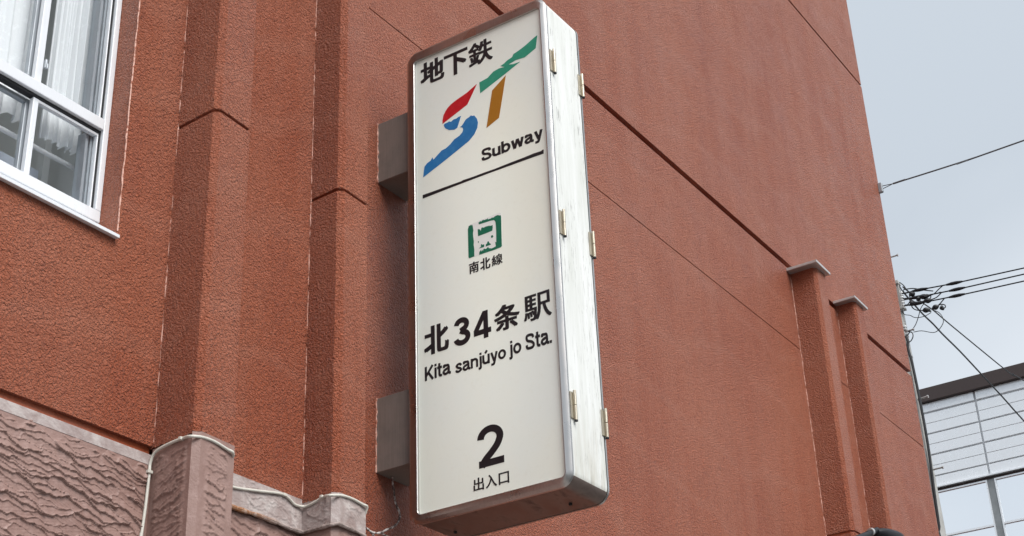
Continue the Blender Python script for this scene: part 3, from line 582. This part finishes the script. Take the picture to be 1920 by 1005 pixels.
# ------------------------------------------------------------------ window
WD = obj('window', MB()
    .box(3.2430, 3.2690, 3.900, 3.990, 4.4740, WZ1)          # right jamb
    .box(WX0, 3.2430, 3.900, 3.940, 4.820, 4.868)            # transom
    .box(WX0, 3.2690, 3.900, 3.990, 4.4260, 4.4735)          # bottom rail
    .box(WX0, 3.2690, 3.900, 3.990, WZ1-0.05, WZ1), M['white_alu'], B, bevel=0.003)
obj('sill', MB().loft([[(WX0, 3.792, 4.3215), (3.262, 3.792, 4.3215), (3.262, 3.792, 4.3315), (WX0, 3.792, 4.3315)], [(WX0, 3.99, 4.346), (3.262, 3.99, 4.346), (3.262, 3.99, 4.420), (WX0, 3.99, 4.420)]])
    .box(WX0, 3.262, 3.776, 3.792, 4.318, 4.3315), M['white_alu'], WD, bevel=0.0015)
obj('gasket', MB().box(WX0, 3.243, 3.915, 3.942, 4.808, 4.8195).box(3.2365, 3.2425, 3.915, 3.985, 4.475, 4.807).box(3.2365, 3.2425, 3.915, 3.985, 4.869, WZ1-0.051), M['dark_gap'], WD)
def sash(x0, x1, z0, z1, y, m1, sw=0.024, rail=0.020, wl=None, wr=None):
    wl = wl or sw; wr = wr or sw
    o = obj('sash', MB().box(x0, x0+wl, y, y+0.022, z0, z1).box(x1-wr, x1, y, y+0.022, z0, z1)
        .box(x0+wl, x1-wr, y+0.001, y+0.021, z0, z0+rail).box(x0+wl, x1-wr, y+0.001, y+0.021, z1-rail, z1), m1, WD, bevel=0.002)
    p = obj('pane', MB().box(x0+wl-0.003, x1-wr+0.003, y+0.009, y+0.013, z0+rail-0.003, z1-rail+0.003), M['glass'], WD)
    return o
# lower pair, upper pair (front sash right, rear sash left)
sash(2.925, 3.2360, 4.4745, 4.8075, 3.918, M['white_alu'], wl=0.024, wr=0.006, rail=0.012)
sash(1.95, 2.945, 4.4745, 4.8075, 3.948, M['grey_alu'], wl=0.026, wr=0.030, rail=0.016)
sash(2.918, 3.2360, 4.8690, WZ1-0.051, 3.918, M['white_alu'], wl=0.030, wr=0.006, rail=0.014)
sash(1.95, 2.945, 4.8690, WZ1-0.051, 3.948, M['grey_alu'], wl=0.026, wr=0.038, rail=0.016)
obj('jamb_liner', MB().box(3.1980, 3.2100, 3.943, 3.988, 4.4745, 4.8075).box(3.2101, 3.2200, 3.955, 3.988, 4.4745, 4.8075).box(3.2201, 3.2360, 3.943, 3.988, 4.4745, 4.8075)
    .box(3.1980, 3.2100, 3.943, 3.988, 4.869, WZ1-.051).box(3.2101, 3.2200, 3.955, 3.988, 4.869, WZ1-.051).box(3.2201, 3.2360, 3.943, 3.988, 4.869, WZ1-.051), M['grey_alu'], WD)  # grey colour of these strips stands in for shade inside the frame
obj('handle', MB().box(2.948, 2.960, 3.906, 3.919, 4.944, 4.984).box(2.950, 2.958, 3.898, 3.907, 4.938, 4.962), M['grey_alu'], WD, bevel=0.003)
# room behind the window
obj('room', MB().box(3.300, 3.36, 3.995, 6.4, 3.9, 6.4).box(0.8, 3.36, 6.4, 6.5, 3.9, 6.4), M['interior'], B)
obj('room_partition', MB().box(0.8, 3.17, 4.16, 4.19, 3.9, 4.70), M['interior_grey'], B)
obj('room_post', MB().box(3.195, 3.225, 4.17, 4.21, 3.9, 6.3), M['interior'], B)
obj('room_ceiling', MB().box(0.8, 3.36, 3.995, 6.5, 6.4, 6.45).box(0.8, 3.36, 3.995, 6.5, 3.85, 3.9).box(0.75, 0.8, 3.995, 6.5, 3.9, 6.4), M['interior'], B)

def curtain(name, x0, x1, z1, zb, y, folds, label, seed):
    rnd = random.Random(seed); nx, nz = 160, 40; mb = MB(); ph = [rnd.uniform(0, 6) for _ in range(4)]
    for i in range(nx+1):
        t = i/nx; x = x0+(x1-x0)*t
        for j in range(nz+1):
            s = j/nz; f = 0.5+0.5*s
            yy = y+0.016*f*math.sin(t*folds*2*math.pi+ph[0]+1.8*math.sin(t*5.3+ph[1])+0.8*s*math.sin(t*9+ph[3]))*(0.6+0.4*math.sin(t*7.7+ph[2]))+0.008*math.sin(t*folds*4.3*math.pi+ph[1])+0.004*math.sin(t*folds*9+ph[2]+s*3)
            sc_ = 0.010*abs(math.sin(t*folds*math.pi*1.0+ph[2]))*s
            zz = z1+(zb-z1)*s-sc_*1.6+0.006*math.sin(t*14+ph[1])*s
            xx = x+0.006*math.sin(s*2+t*20)*s
            mb.v.append((xx, yy, zz))
    for i in range(nx):
        for j in range(nz):
            a = i*(nz+1)+j; mb.f.append((a, a+nz+1, a+nz+2, a+1))
    o = obj(name, mb, M['curtain'], smooth=False, loc=((x0+x1)/2, y, zb))
    for p in o.data.polygons: p.use_smooth = True
    return tag(o, label, 'curtain', 'lace curtains behind the window')
curtain('lace_curtain', 3.045, 3.238, 6.1, 4.748, 4.014, 6, 'white lace curtain with scalloped hem in the right half of the window', 3)
curtain('lace_curtain', 1.5, 2.985, 6.1, 4.775, 4.034, 22, 'white lace curtain behind the left sliding panes of the window', 9)
rod = empty('curtain_rod', (2.6, 4.05, 4.71), 'white tension rod crossing the lower part of the window', 'curtain rod')
obj('tube', MB().tube([(1.4, 4.05, 4.708), (3.275, 4.05, 4.708)], 0.0095, 14), M['tube'], rod, smooth=True)
obj('end_cap', MB().tube([(3.268, 4.05, 4.708), (3.299, 4.05, 4.708)], 0.0125, 14), M['tube'], rod, smooth=True)
rod = empty('curtain_rod', (2.6, 4.03, 4.92), 'thinner white rod just under the transom of the window', 'curtain rod')
obj('tube', MB().tube([(1.4, 4.03, 4.925), (3.28, 4.03, 4.925)], 0.0055, 12), M['tube'], rod, smooth=True)
obj('end_cap', MB().tube([(3.27, 4.03, 4.925), (3.299, 4.03, 4.925)], 0.009, 12), M['tube'], rod, smooth=True)

# ------------------------------------------------------------------ the sign
XF, XB = 4.7306, 5.0326
Y0, Y1, Z0, Z1 = 2.818, 3.597, 3.573, 5.896            # outer outline
S = empty('subway_sign', (XF+0.15, 3.2, Z0), 'tall white lightbox subway sign on two steel brackets', 'sign')
def rr(y0, y1, z0, z1, r, n=8):
    out = []
    for cy_, cz_, a0 in ((y1-r, z1-r, 0), (y0+r, z1-r, 90), (y0+r, z0+r, 180), (y1-r, z0+r, 270)):
        for k in range(n+1):
            a = math.radians(a0+90*k/n); out.append((cy_+r*math.cos(a), cz_+r*math.sin(a)))
    return out
def ring(x, y0, y1, z0, z1, r): return [(x, a, b) for a, b in rr(y0, y1, z0, z1, r)]
R0 = 0.060
XA, XC = XF+0.024, XB-0.024
# body shell between the two face frames: sides / underside with own materials
outl = rr(Y0+.002, Y1-.002, Z0+.002, Z1-.002, R0, 10)
body = MB(); body.loft([[(XA+.003, a, b) for a, b in outl], [(XC-.003, a, b) for a, b in outl]])
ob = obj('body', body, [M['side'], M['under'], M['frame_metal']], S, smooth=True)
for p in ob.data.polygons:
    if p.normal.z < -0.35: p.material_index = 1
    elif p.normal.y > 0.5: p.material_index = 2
obj('seam', MB().loft([[(XA-.002, a, b) for a, b in rr(Y0+.006, Y1-.006, Z0+.006, Z1-.006, R0, 8)], [(XC+.002, a, b) for a, b in rr(Y0+.006, Y1-.006, Z0+.006, Z1-.006, R0, 8)]]), M['dark_gap'], S)
IY0, IY1, IZ0, IZ1 = 2.8450, 3.5500, 3.6090, 5.8400
def face_frame(xf, sgn, parent):
    X_ = lambda d: xf+sgn*d
    rings = [ring(X_(0.020), IY0+.004, IY1-.004, IZ0+.004, IZ1-.004, 0.016), ring(X_(0.002), IY0+.002, IY1-.002, IZ0+.002, IZ1-.002, 0.018),
             ring(X_(0.0), IY0, IY1, IZ0, IZ1, 0.020), ring(X_(0.0), IY0-.004, IY1+.004, IZ0-.004, IZ1+.004, 0.024),
             ring(X_(0.004), Y0+.014, Y1-.014, Z0+.014, Z1-.014, 0.046), ring(X_(0.012), Y0+.001, Y1-.001, Z0+.001, Z1-.001, R0),
             ring(X_(0.013), Y0, Y1, Z0, Z1, R0), ring(X_(0.0235), Y0, Y1, Z0, Z1, R0), ring(X_(0.0235), Y0+.02, Y1-.02, Z0+.02, Z1-.02, 0.045)]
    mb = MB(); mb.loft(rings, caps=False)
    return obj('face_frame', mb, M['frame_metal'], parent, smooth=True, ang=17)
face_frame(XF, 1, S); face_frame(XB, -1, S)
XP = XF+0.012
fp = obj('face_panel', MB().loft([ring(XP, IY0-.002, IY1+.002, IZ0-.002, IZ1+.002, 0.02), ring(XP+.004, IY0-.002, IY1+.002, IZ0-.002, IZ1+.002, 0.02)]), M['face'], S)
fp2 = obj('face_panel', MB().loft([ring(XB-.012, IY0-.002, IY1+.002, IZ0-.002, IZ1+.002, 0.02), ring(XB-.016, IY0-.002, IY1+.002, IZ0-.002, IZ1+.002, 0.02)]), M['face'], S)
PR = D['prints']
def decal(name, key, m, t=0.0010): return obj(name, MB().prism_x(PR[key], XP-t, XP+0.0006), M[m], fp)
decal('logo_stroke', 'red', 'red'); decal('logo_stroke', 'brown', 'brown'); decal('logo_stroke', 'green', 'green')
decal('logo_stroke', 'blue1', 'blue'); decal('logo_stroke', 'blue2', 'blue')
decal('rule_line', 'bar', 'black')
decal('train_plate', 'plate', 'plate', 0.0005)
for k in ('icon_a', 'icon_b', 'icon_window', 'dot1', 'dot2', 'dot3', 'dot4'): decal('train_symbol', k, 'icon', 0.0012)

def text_mesh(s, y_hi, y_lo, z_lo, z_hi, bold, m='black', jitter=0.0):
    cu = bpy.data.curves.new('lettering', 'FONT'); cu.body = s; cu.size = 1.0; cu.offset = bold; cu.extrude = 0.5; cu.resolution_u = 4
    to = bpy.data.objects.new('lettering_src', cu); col.objects.link(to)
    dg = bpy.context.evaluated_depsgraph_get(); dg.update(); me = bpy.data.meshes.new_from_object(to.evaluated_get(dg))
    bpy.data.objects.remove(to); bpy.data.curves.remove(cu)
    n = len(me.vertices); co = np.empty(n*3); me.vertices.foreach_get('co', co); co = co.reshape(-1, 3)
    a, b = co.min(0), co.max(0)
    u = (co[:, 0]-a[0])/(b[0]-a[0]); v = (co[:, 1]-a[1])/(b[1]-a[1]); w = (co[:, 2] > 0)
    off = wloc(fp)
    out = np.stack([np.where(w, XP-0.0011, XP+0.0006)-off.x, y_hi+(y_lo-y_hi)*u-off.y, z_lo+(z_hi-z_lo)*v-off.z], -1)
    me.vertices.foreach_set('co', out.reshape(-1)); me.update()
    bm = bmesh.new(); bm.from_mesh(me); bmesh.ops.remove_doubles(bm, verts=bm.verts, dist=1e-6); bmesh.ops.recalc_face_normals(bm, faces=bm.faces); bm.to_mesh(me); bm.free()
    me.materials.clear(); me.materials.append(M[m])
    o = bpy.data.objects.new('lettering', me); col.objects.link(o); o.parent = fp
    return o
def spl(P, n=7):
    P = [Vector((*p, 0)) for p in P]; E_ = [P[0]*2-P[1]]+P+[P[-1]*2-P[-2]]; Q = []
    for k in range(1, len(E_)-2):
        a, b, c, d = E_[k-1:k+3]
        for j in range(n):
            t = j/n; Q.append(0.5*((2*b)+(c-a)*t+(2*a-5*b+4*c-d)*t*t+(3*b-a-3*c+d)*t**3))
    return [(q.x, q.y) for q in Q]+[(P[-1].x, P[-1].y)]
def arc(cx_, cy_, rx, ry, a0, a1, n=14): return [(cx_+rx*math.cos(math.radians(a0+(a1-a0)*k/n)), cy_+ry*math.sin(math.radians(a0+(a1-a0)*k/n))) for k in range(n+1)]
def glyph(ch, t):
    """centre lines of a bold grotesque letter: (width, [strokes]); cap height 1, x-height .74"""
    h = t/2; X = .74; b = .27
    if ch == 'o': return .66, [arc(.33, X/2, .33-h, X/2-h, 0, 360, 28)]
    if ch in 'u\u00fa':
        w = .62; q = [[(h, X), (h, .26)]+arc(w/2-.01, .26, w/2-h-.01, .26-h, 180, 350, 12), [(w-h, X), (w-h, 0)]]
        if ch != 'u': q.append([(w*.40, X+.10), (w*.66, X+.30)])
        return w, q
    if ch == 'n': w = .62; return w, [[(h, X), (h, 0)], arc(w/2+.01, X-.26, w/2-h-.01, .26-h, 170, 0, 12)+[(w-h, 0)]]
    if ch == 'b': return .67, [[(h, 1), (h, 0)], arc(.335, X/2, .335-h, X/2-h, 0, 360, 28)]
    if ch == 'a':
        w = .64; r = w-h*1.7
        return w, [spl([(h*1.2, X*.70), (w*.20, X*.90), (w*.45, X-h), (r-.05, X*.86), (r, X*.66)])+[(r, .14), (r+h*.6, h*.9), (w+.02, h*.9)],
                   spl([(r, X*.60), (w*.50, X*.54), (h+.05, X*.44), (h-.01, X*.26), (w*.30, h*.85), (w*.55, X*.13), (r, X*.30)])]
    if ch == 's': w = .56; return w, [spl([(w-h, X*.70), (w*.74, X-h*1.15), (w*.45, X-h), (h+.01, X*.73), (w*.40, X*.53), (w*.72, X*.42), (w-h, X*.26), (w*.52, h), (w*.2, h*1.3), (h*.8, X*.32)])]
    if ch == 'S': w = .74; return w, [spl([(w-h*1.2, .70), (w*.78, .86), (w*.50, 1-h), (w*.20, .88), (h+.02, .72), (w*.26, .57), (w*.68, .45), (w-h, .27), (w*.78, .12), (w*.5, h), (w*.18, .13), (h, .32)])]
    if ch == 't': w = .38; return w, [[(.17, .96), (.17, .20), (.20, h*1.3), (.28, h*.9), (w, h*.95)], [(0, X-h*.9), (w, X-h*.9)]]
    if ch == 'i': return t, [[(h, X), (h, 0)], [(h, 1.0), (h, 1-t*.95)]]
    if ch == 'j': return t+.08, [[(h+.08, X), (h+.08, -.12), (h+.04, -b+h*1.1), (-.02, -b+h)], [(h+.08, 1.0), (h+.08, 1-t*.95)]]
    if ch == 'y': w = .62; return w, [[(h, X), (w*.50, .06)], spl([(w-h, X), (w*.62, .18), (w*.46, -.14), (w*.30, -b+h*1.05), (w*.10, -b+h)])]
    if ch == 'w': w = .92; return w, [[(h*.9, X), (w*.27, 0)], [(w*.27, 0), (w*.5, X*.98)], [(w*.5, X*.98), (w*.73, 0)], [(w*.73, 0), (w-h*.9, X)]]
    if ch == 'K': w = .74; return w, [[(h, 1), (h, 0)], [(w-h*1.1, 1), (h, .30)], [(w*.36, .58), (w-h*.9, 0)]]
    if ch == '.': return t, [[(h, 0), (h, t)]]
    if ch == '3': w = .66; return w, [arc(w*.49, .735, w*.45-h, .265-h, 175, -80, 18)+[(w*.42, .53)], [(w*.42, .535)]+arc(w*.5, .285, w*.5-h, .285-h, 78, -170, 20)]
    if ch == '4': w = .70; return w, [[(w*.70, 1), (w*.70, 0)], [(w*.66, 1-h*.4), (h*.7, .30)], [(0, .245+h*.1), (w, .245+h*.1)]]
    if ch == '2': w = .66; return w, [arc(w*.50, .69, w*.50-h, .31-h, 180, -25, 18)+spl([(w*.80, .535), (w*.72, .455), (w*.52, .315), (w*.30, .18), (h*1.15, .02)]), [(h*.35, h), (w, h)]]
    return .3, []
def ribbon(pts, t):
    P = [Vector(p) for p in pts]; L_, R_ = [], []; closed = (P[0]-P[-1]).length < 1e-4
    for k, p in enumerate(P):
        a = P[k-1] if k else (P[-2] if closed else None); c = P[k+1] if k < len(P)-1 else (P[1] if closed else None)
        d1 = (p-a).normalized() if a is not None else None; d2 = (c-p).normalized() if c is not None else None
        d = (d1 or d2)+(d2 or d1); d = d.normalized() if d.length > 1e-6 else (d1 or d2)
        nn = Vector((-d.y, d.x)); ref = d1 or d2; m = 1/max(.6, abs(nn.dot(Vector((-ref.y, ref.x)))))
        L_.append(p+nn*t/2*m); R_.append(p-nn*t/2*m)
    return L_, R_
def word(s, y_hi, y_lo, z_lo, z_hi, t, gap=.10, name='lettering'):
    quads = []; x = 0
    for ch in s:
        if ch == ' ': x += .22; continue
        w, st = glyph(ch, t)
        for q in st: quads.append([(Vector((v.x+x, v.y)), Vector((u.x+x, u.y))) for v, u in zip(*ribbon(q, t))])
        x += w+gap*(0.4 if ch in 'y' else 1)
    A_ = [p for q in quads for pr in q for p in pr]
    x0, x1 = min(p.x for p in A_), max(p.x for p in A_); b0, b1 = min(p.y for p in A_), max(p.y for p in A_)
    Yf = lambda p: y_hi+(y_lo-y_hi)*(p.x-x0)/(x1-x0); Zf = lambda p: z_lo+(z_hi-z_lo)*(p.y-b0)/(b1-b0)
    mb = MB()
    for i, q in enumerate(quads):
        xa = XP-0.0010-0.00003*(i % 9)
        mb.loft([[(xa, Yf(a), Zf(a)), (xa, Yf(b), Zf(b)), (XP+.0006, Yf(b), Zf(b)), (XP+.0006, Yf(a), Zf(a))] for a, b in q])
    return obj(name, mb, M['black'], fp)
def kanji(s, y_hi, y_lo, z_lo, z_hi, bold):
    """heavier weight by overprinting shifted copies of the regular glyph"""
    parts = []
    for i, (dy, dz) in enumerate(((0, 0), (1, .6), (-1, .6), (1, -.6), (-1, -.6), (1, 0), (-1, 0))):
        o = text_mesh(s, y_hi-bold, y_lo+bold, z_lo+bold*.6, z_hi-bold*.6, 0.0)
        n = len(o.data.vertices); co = np.empty(n*3); o.data.vertices.foreach_get('co', co); co = co.reshape(-1, 3)
        co[:, 1] += dy*bold; co[:, 2] += dz*bold; co[:, 0] -= 0.00004*i*(co[:, 0] < co[:, 0].mean()); o.data.vertices.foreach_set('co', co.reshape(-1)); parts.append(o)
    bm = bmesh.new()
    for o in parts: bm.from_mesh(o.data)
    me = parts[0].data; bm.to_mesh(me); bm.free()
    for o in parts[1:]: q = o.data; bpy.data.objects.remove(o); bpy.data.meshes.remove(q)
    return parts[0]
for k, a, b, c, d in D['texts']:
    h_ = d-c
    if k in ('Subway', 'Kita', 'sanjuyo', 'jo', 'Sta.', '3', '4', '2'):
        tt = {'Subway': .190, '3': .190, '4': .185, '2': .170}.get(k, .172)
        word({'sanjuyo': 'sanj\u00fayo'}.get(k, k), a, b, c, d, tt, gap={'Subway': .055}.get(k, .055))
    else:
        kanji({'北2': '北'}.get(k, k), a, b, c, d, h_*{'地': .034, '下': .036, '鉄': .024, '北2': .038, '条': .033, '駅': .019, '南': .022, '北': .028, '線': .018}.get(k, .018))

# hinges on the street side
def hinge(x, zc):
    h = obj('hinge', MB().tube([(x, Y0-.0085, zc-.0625), (x, Y0-.0085, zc-.0015)], 0.0068, 12).tube([(x, Y0-.0085, zc+.0015), (x, Y0-.0085, zc+.0625)], 0.0068, 12), M['hinge'], S, smooth=True)
    obj('leaf', MB().box(x-.024, x+.003, Y0-.0035, Y0+.001, zc-.058, zc+.054), M['hinge'], h, bevel=0.001)
    obj('pin_cap', MB().tube([(x, Y0-.0085, zc-.068), (x, Y0-.0085, zc-.0622)], 0.0074, 12), M['dark_gap'], h)
for zc in (5.553, 4.731, 3.909): hinge(4.7790, zc); hinge(5.0170, zc)
for x, y in ((4.9257, 2.945), (4.9144, 3.493)):
    obj('screw', MB().lathe((x, y, Z0-.003), [(0.0015, -.002), (0.007, -.002), (0.0075, 0.002), (0.0075, 0.008)], 10), M['dark_gap'], S)
for z0, z1 in ((5.287, 5.611), (3.862, 4.200)):
    br = obj('bracket', MB().box(4.7785, 4.9965, Y1-.004, YW+0.002, z0, z1), M['bracket'], S, bevel=0.003)
    rnd = random.Random(int(z0*10)); pts = [(4.7755+rnd.uniform(-.002, .002), YW-.002, z0+(z1-z0)*k/16) for k in range(17)]
    obj('sealant', MB().tube(pts, .005, 6, rfun=lambda t: 0.0035+0.002*math.sin(t*40)), M['bead'], br)

# ------------------------------------------------------------------ cables on the wall
wc = empty('white_cable', D['white_cable'][3], 'thin white cable clipped along the top of the plaster base', 'cable')
obj('sheath', MB().tube([(D['white_cable'][0][0], 3.792, 2.6)]+D['white_cable'], 0.0056, 10, 5), M['cable_white'], wc, smooth=True)
for p in D['clips']:
    obj('clip', MB().box(p[0]-.011, p[0]+.011, p[1]-.008, p[1]+.006, p[2]-.006, p[2]+.006), M['cable_white'], wc, bevel=0.002)
tag(obj('flaking_cable', MB().tube(D['old_cable'], 0.0052, 9, 5, rfun=lambda t: 0.0048+0.0011*math.sin(t*90)*math.sin(t*37)).tube(D['old_cable2'][:3], 0.0045, 8, 3).tube(D['old_cable2'][3:], 0.0045, 8, 3), M['old_cable'], smooth=True, loc=D['old_cable'][0]),
    'flaking painted cable hanging below the lower sign bracket', 'cable')

# ------------------------------------------------------------------ black lamp below the right pilasters
la = D['lamp_head']; LM = empty('street_side_lamp', (9.6, YW, 4.70), 'black outdoor spotlight on an arm beside the right pilasters', 'lamp')
y_ = 3.40
obj('arm', MB().tube([(9.02, YW, 4.50), (9.02, 3.46, 4.505), (9.10, 3.40, 4.535), (9.50, 3.40, 4.685)], 0.021, 12, 4), M['black_metal'], LM, smooth=True)
obj('collar', MB().tube([(9.555, 3.40, 4.715), (9.585, 3.40, 4.725)], 0.026, 14), M['cap'], LM, smooth=True)
obj('neck', MB().tube([(9.49, 3.40, 4.683), (9.70, 3.40, 4.765)], 0.021, 12), M['black_metal'], LM, smooth=True)
hd = MB(); c0 = Vector((9.66, 3.40, 4.742)); ax = Vector((0.93, 0, 0.10)).normalized(); sd = Vector((0, 1, 0)); up = ax.cross(sd)*-1
rings = []
for t, r in ((0, .028), (.03, .050), (.08, .066), (.16, .078), (.26, .084), (.34, .080), (.38, .066), (.40, .040)):
    rings.append([c0+ax*t+(sd*math.cos(a)+up*math.sin(a)*(0.95 if math.sin(a) > 0 else 0.55))*r for a in [2*math.pi*j/20 for j in range(20)]])
hd.loft(rings); obj('head', hd, M['black_metal'], LM, smooth=True)

# ------------------------------------------------------------------ far building
XX = 30.0
FB = empty('office_building', (XX, 8.0, 0), 'pale panelled building with dark roof band beyond the utility pole', 'building')
obj('structure', MB().box(XX+0.045, XX+12, -6, 22, 0, 14.0), M['far_gap'], FB)
obj('roof_band', MB().box(XX-0.10, XX+12.2, -6.2, 22.2, 13.862, 14.165), M['far_dark'], FB, bevel=0.01)
cols_ = [8.0+1.82*k for k in range(-7, 8)]
prev = None
def panel(y0, y1, z0, z1):
    global prev
    if prev is None:
        w, h = y1-y0, z1-z0
        o = obj('panel', MB().box(XX, XX+0.1, y0, y1, z0, z1), M['far_panel'], FB, bevel=0.006, loc=(XX, y0, z0)); prev = o; return
    o = prev.copy(); col.objects.link(o); o.parent = FB
    o.location = Vector((XX, y0, z0))-Vector(FB.location)
grooves_z = [13.856, 13.645, 13.185, 12.717, 12.262, ]
# two boards between each pair of wide grooves
rows = []
for zt in (13.625, 13.163, 12.697, 12.240-0.001):
    rows.append((zt-0.213, zt)); rows.append((zt-0.213-0.006-0.213, zt-0.213-0.006))
rows = rows[:-1]
for k in range(len(cols_)-1):
    y0, y1 = cols_[k]+0.022, cols_[k+1]-0.022
    for z0, z1 in rows: panel(y0, y1, z0, z1)
mb = MB()
for k in range(len(cols_)-1): mb.box(XX, XX+0.1, cols_[k]+.022, cols_[k+1]-.022, 13.667, 13.859)
obj('top_panel', mb, M['far_panel'], FB, bevel=0.006)
obj('ledge', MB().box(XX-0.06, XX+0.115, -6, 22, 11.985, 12.022), M['far_panel'], FB, bevel=0.004)
obj('shadow_gap', MB().box(XX+0.02, XX+0.115, -6, 22, 11.93, 11.984), M['far_dark'], FB)
for zz, hgt in ((11.925, 1.75), (9.95, 1.6)):
    for k in range(len(cols_)-1):
        y0, y1 = cols_[k]+0.075, cols_[k+1]-0.075
        f = MB().box(XX-0.01, XX+0.08, y0, y0+.03, zz-hgt, zz).box(XX-0.01, XX+0.08, y1-.03, y1, zz-hgt, zz)
        f.box(XX-0.008, XX+0.078, y0+.03, y1-.03, zz-.03, zz).box(XX-0.008, XX+0.078, y0+.03, y1-.03, zz-hgt, zz-hgt+.03).box(XX-0.008, XX+0.078, y0+.03, y1-.03, zz-.965, zz-.925)
        w = obj('window', f, M['far_panel'], FB)
        for a, b in ((zz-.925, zz-.03), (zz-hgt+.03, zz-.965)): obj('pane', MB().box(XX+0.03, XX+0.04, y0+.03, y1-.03, a, b), M['far_glass'], w)
    for k in range(len(cols_)): obj('mullion', MB().box(XX+0.0, XX+0.11, cols_[k]-0.0745, cols_[k]+0.0745, zz-hgt, zz), M['far_mull'], FB)
obj('lower_wall', MB().box(XX, XX+0.11, -6, 22, 0, 8.34).box(XX, XX+0.11, -6, 22, 9.955, 10.17), M['far_panel'], FB)

# ------------------------------------------------------------------ utility pole and wires
PX, PY = 17.0, 5.36
UP = empty('utility_pole', (PX, PY, 0), 'grey concrete utility pole just behind the red building corner', 'utility pole')
obj('pole', MB().lathe((PX, PY, 0), [(0.25, 0), (0.212, 6.0), (0.158, 10.19), (0.100, 10.20), (0.095, 11.6), (0.02, 11.62)], 28), M['concrete'], UP, smooth=True)
for a, b in D['pole_bolts']:
    bo = obj('step_bolt', MB().tube([(a[0], PY, a[2]), (b[0], b[1], b[2])], 0.011, 8).tube([(b[0], b[1]-.001, b[2]), (b[0], b[1]+.014, b[2])], 0.019, 8), M['cap'], UP)
r0, r1 = D['rack']
obj('rack', MB().box(r0[0]-.03, r0[0]+.03, r0[1]-.022, r0[1]+.03, r1[2], r0[2]).box(16.9, 17.0, 5.17, 5.26, 10.15, 10.18).box(16.9, 17.0, 5.15, 5.26, 9.80, 9.83), M['concrete'], UP, bevel=0.004)
for i, p in enumerate(D['insulators']):
    obj('insulator', MB().lathe((p[0], p[1], p[2]-.03), [(.01, 0), (.028, .002), (.03, .014), (.016, .02), (.016, .036), (.03, .042), (.028, .056), (.01, .058)], 14), M['porcelain'], UP, smooth=True)
    obj('insulator_arm', MB().tube([(p[0], p[1], p[2]), (p[0], PY-.1, p[2]-.01)], 0.009, 6), M['cap'], UP)
obj('down_cable', MB().tube(D['down_cable']+[(16.9, 4.98, 5.0), (16.9, 4.97, 3.5)], 0.017, 8, 3), M['wire'], UP, smooth=True)
obj('pole_band', MB().lathe((PX, PY, 9.19), [(0.176, 0), (0.176, 0.03)], 24).lathe((PX, PY, 9.47), [(0.172, 0), (0.172, 0.025)], 24), M['cap'], UP)
def extend(pts, n=2, scale=12, sag=0):
    a, b = Vector(pts[-3]), Vector(pts[-1]); d = (b-a).normalized(); out = list(pts)
    for k in range(1, n+1): out.append(tuple(b+d*scale*k/n+Vector((0, 0, sag*(k/n)**2))))
    return out
for i, (w, lb) in enumerate(zip(D['service_wires'], ('top one of three parallel black wires leaving the pole rightwards', 'middle one of three parallel black wires leaving the pole rightwards', 'lowest of three parallel black wires leaving the pole rightwards'))):
    mb = MB().tube(extend(w, 3, 16, 0.6), 0.0088, 8, 4)
    for t in (1, 2):
        q = Vector(w[t]); d = (Vector(w[t+1])-q).normalized(); mb.tube([q-d*.10, q-d*.03, q+d*.03, q+d*.10], 0.02, 8, 1, rfun=lambda s: 0.012+0.012*math.sin(s*math.pi))
    tag(obj('overhead_wire', mb, M['wire'], smooth=True, loc=w[0]), lb, 'wire', 'overhead wires crossing the street')
for w, lb, r in zip(D['diagonals'], ('thicker left wire running diagonally down across the far building', 'right wire running diagonally down towards the dark roof band'), (0.0115, 0.009)):
    e = Vector(w[-1]); s_ = Vector(w[-3]); d = (e-s_); k = (29.88-e.x)/d.x; q = e+d*k
    mid = e.lerp(q, .5)
    tag(obj('overhead_wire', MB().tube(w+[tuple(mid), tuple(q)], r, 7, 3), M['wire'], smooth=True, loc=w[0]), lb, 'wire', 'service drops to the far building')
aw = D['anchor_wire']; AW = empty('guy_wire', aw[0], 'lone grey wire anchored high on the edge of the red building', 'wire')
obj('strand', MB().tube([aw[1]]+aw[2:]+extend(aw[2:], 2, 14, .4)[3:], 0.0075, 7, 3), M['wire_grey'], AW, smooth=True)
obj('yoke', MB().tube([(12.335, 3.77, 8.868), aw[1]], 0.004, 6).tube([(12.335, 3.77, 8.835), aw[1]], 0.004, 6).tube([aw[1], (aw[1][0], aw[1][1]-.12, aw[1][2])], 0.009, 8), M['wire_grey'], AW)
obj('anchor', MB().box(12.315, 12.350, 3.765, 3.80, 8.80, 8.90).tube([(12.335, 3.775, 8.895), (12.335, 3.775, 8.805)], 0.017, 8), M['grey_alu'], AW, bevel=0.003)
mb = MB()
for k, q in enumerate(D['loops']):
    if len(q) > 1: mb.tube(q, 0.005 if k in (10, 11, 12) else 0.007, 6, 4)
JW = empty('jumper_wires', D['loops'][0][0], 'tangle of looping black jumper wires beside the pole top', 'wires')
obj('loop', mb, M['wire'], JW, smooth=True)
for q in D['splices']:
    obj('splice', MB().tube(q, 0.03, 8, 3, rfun=lambda s: 0.010+0.026*math.sin(s*math.pi)), M['wire'], JW, smooth=True)
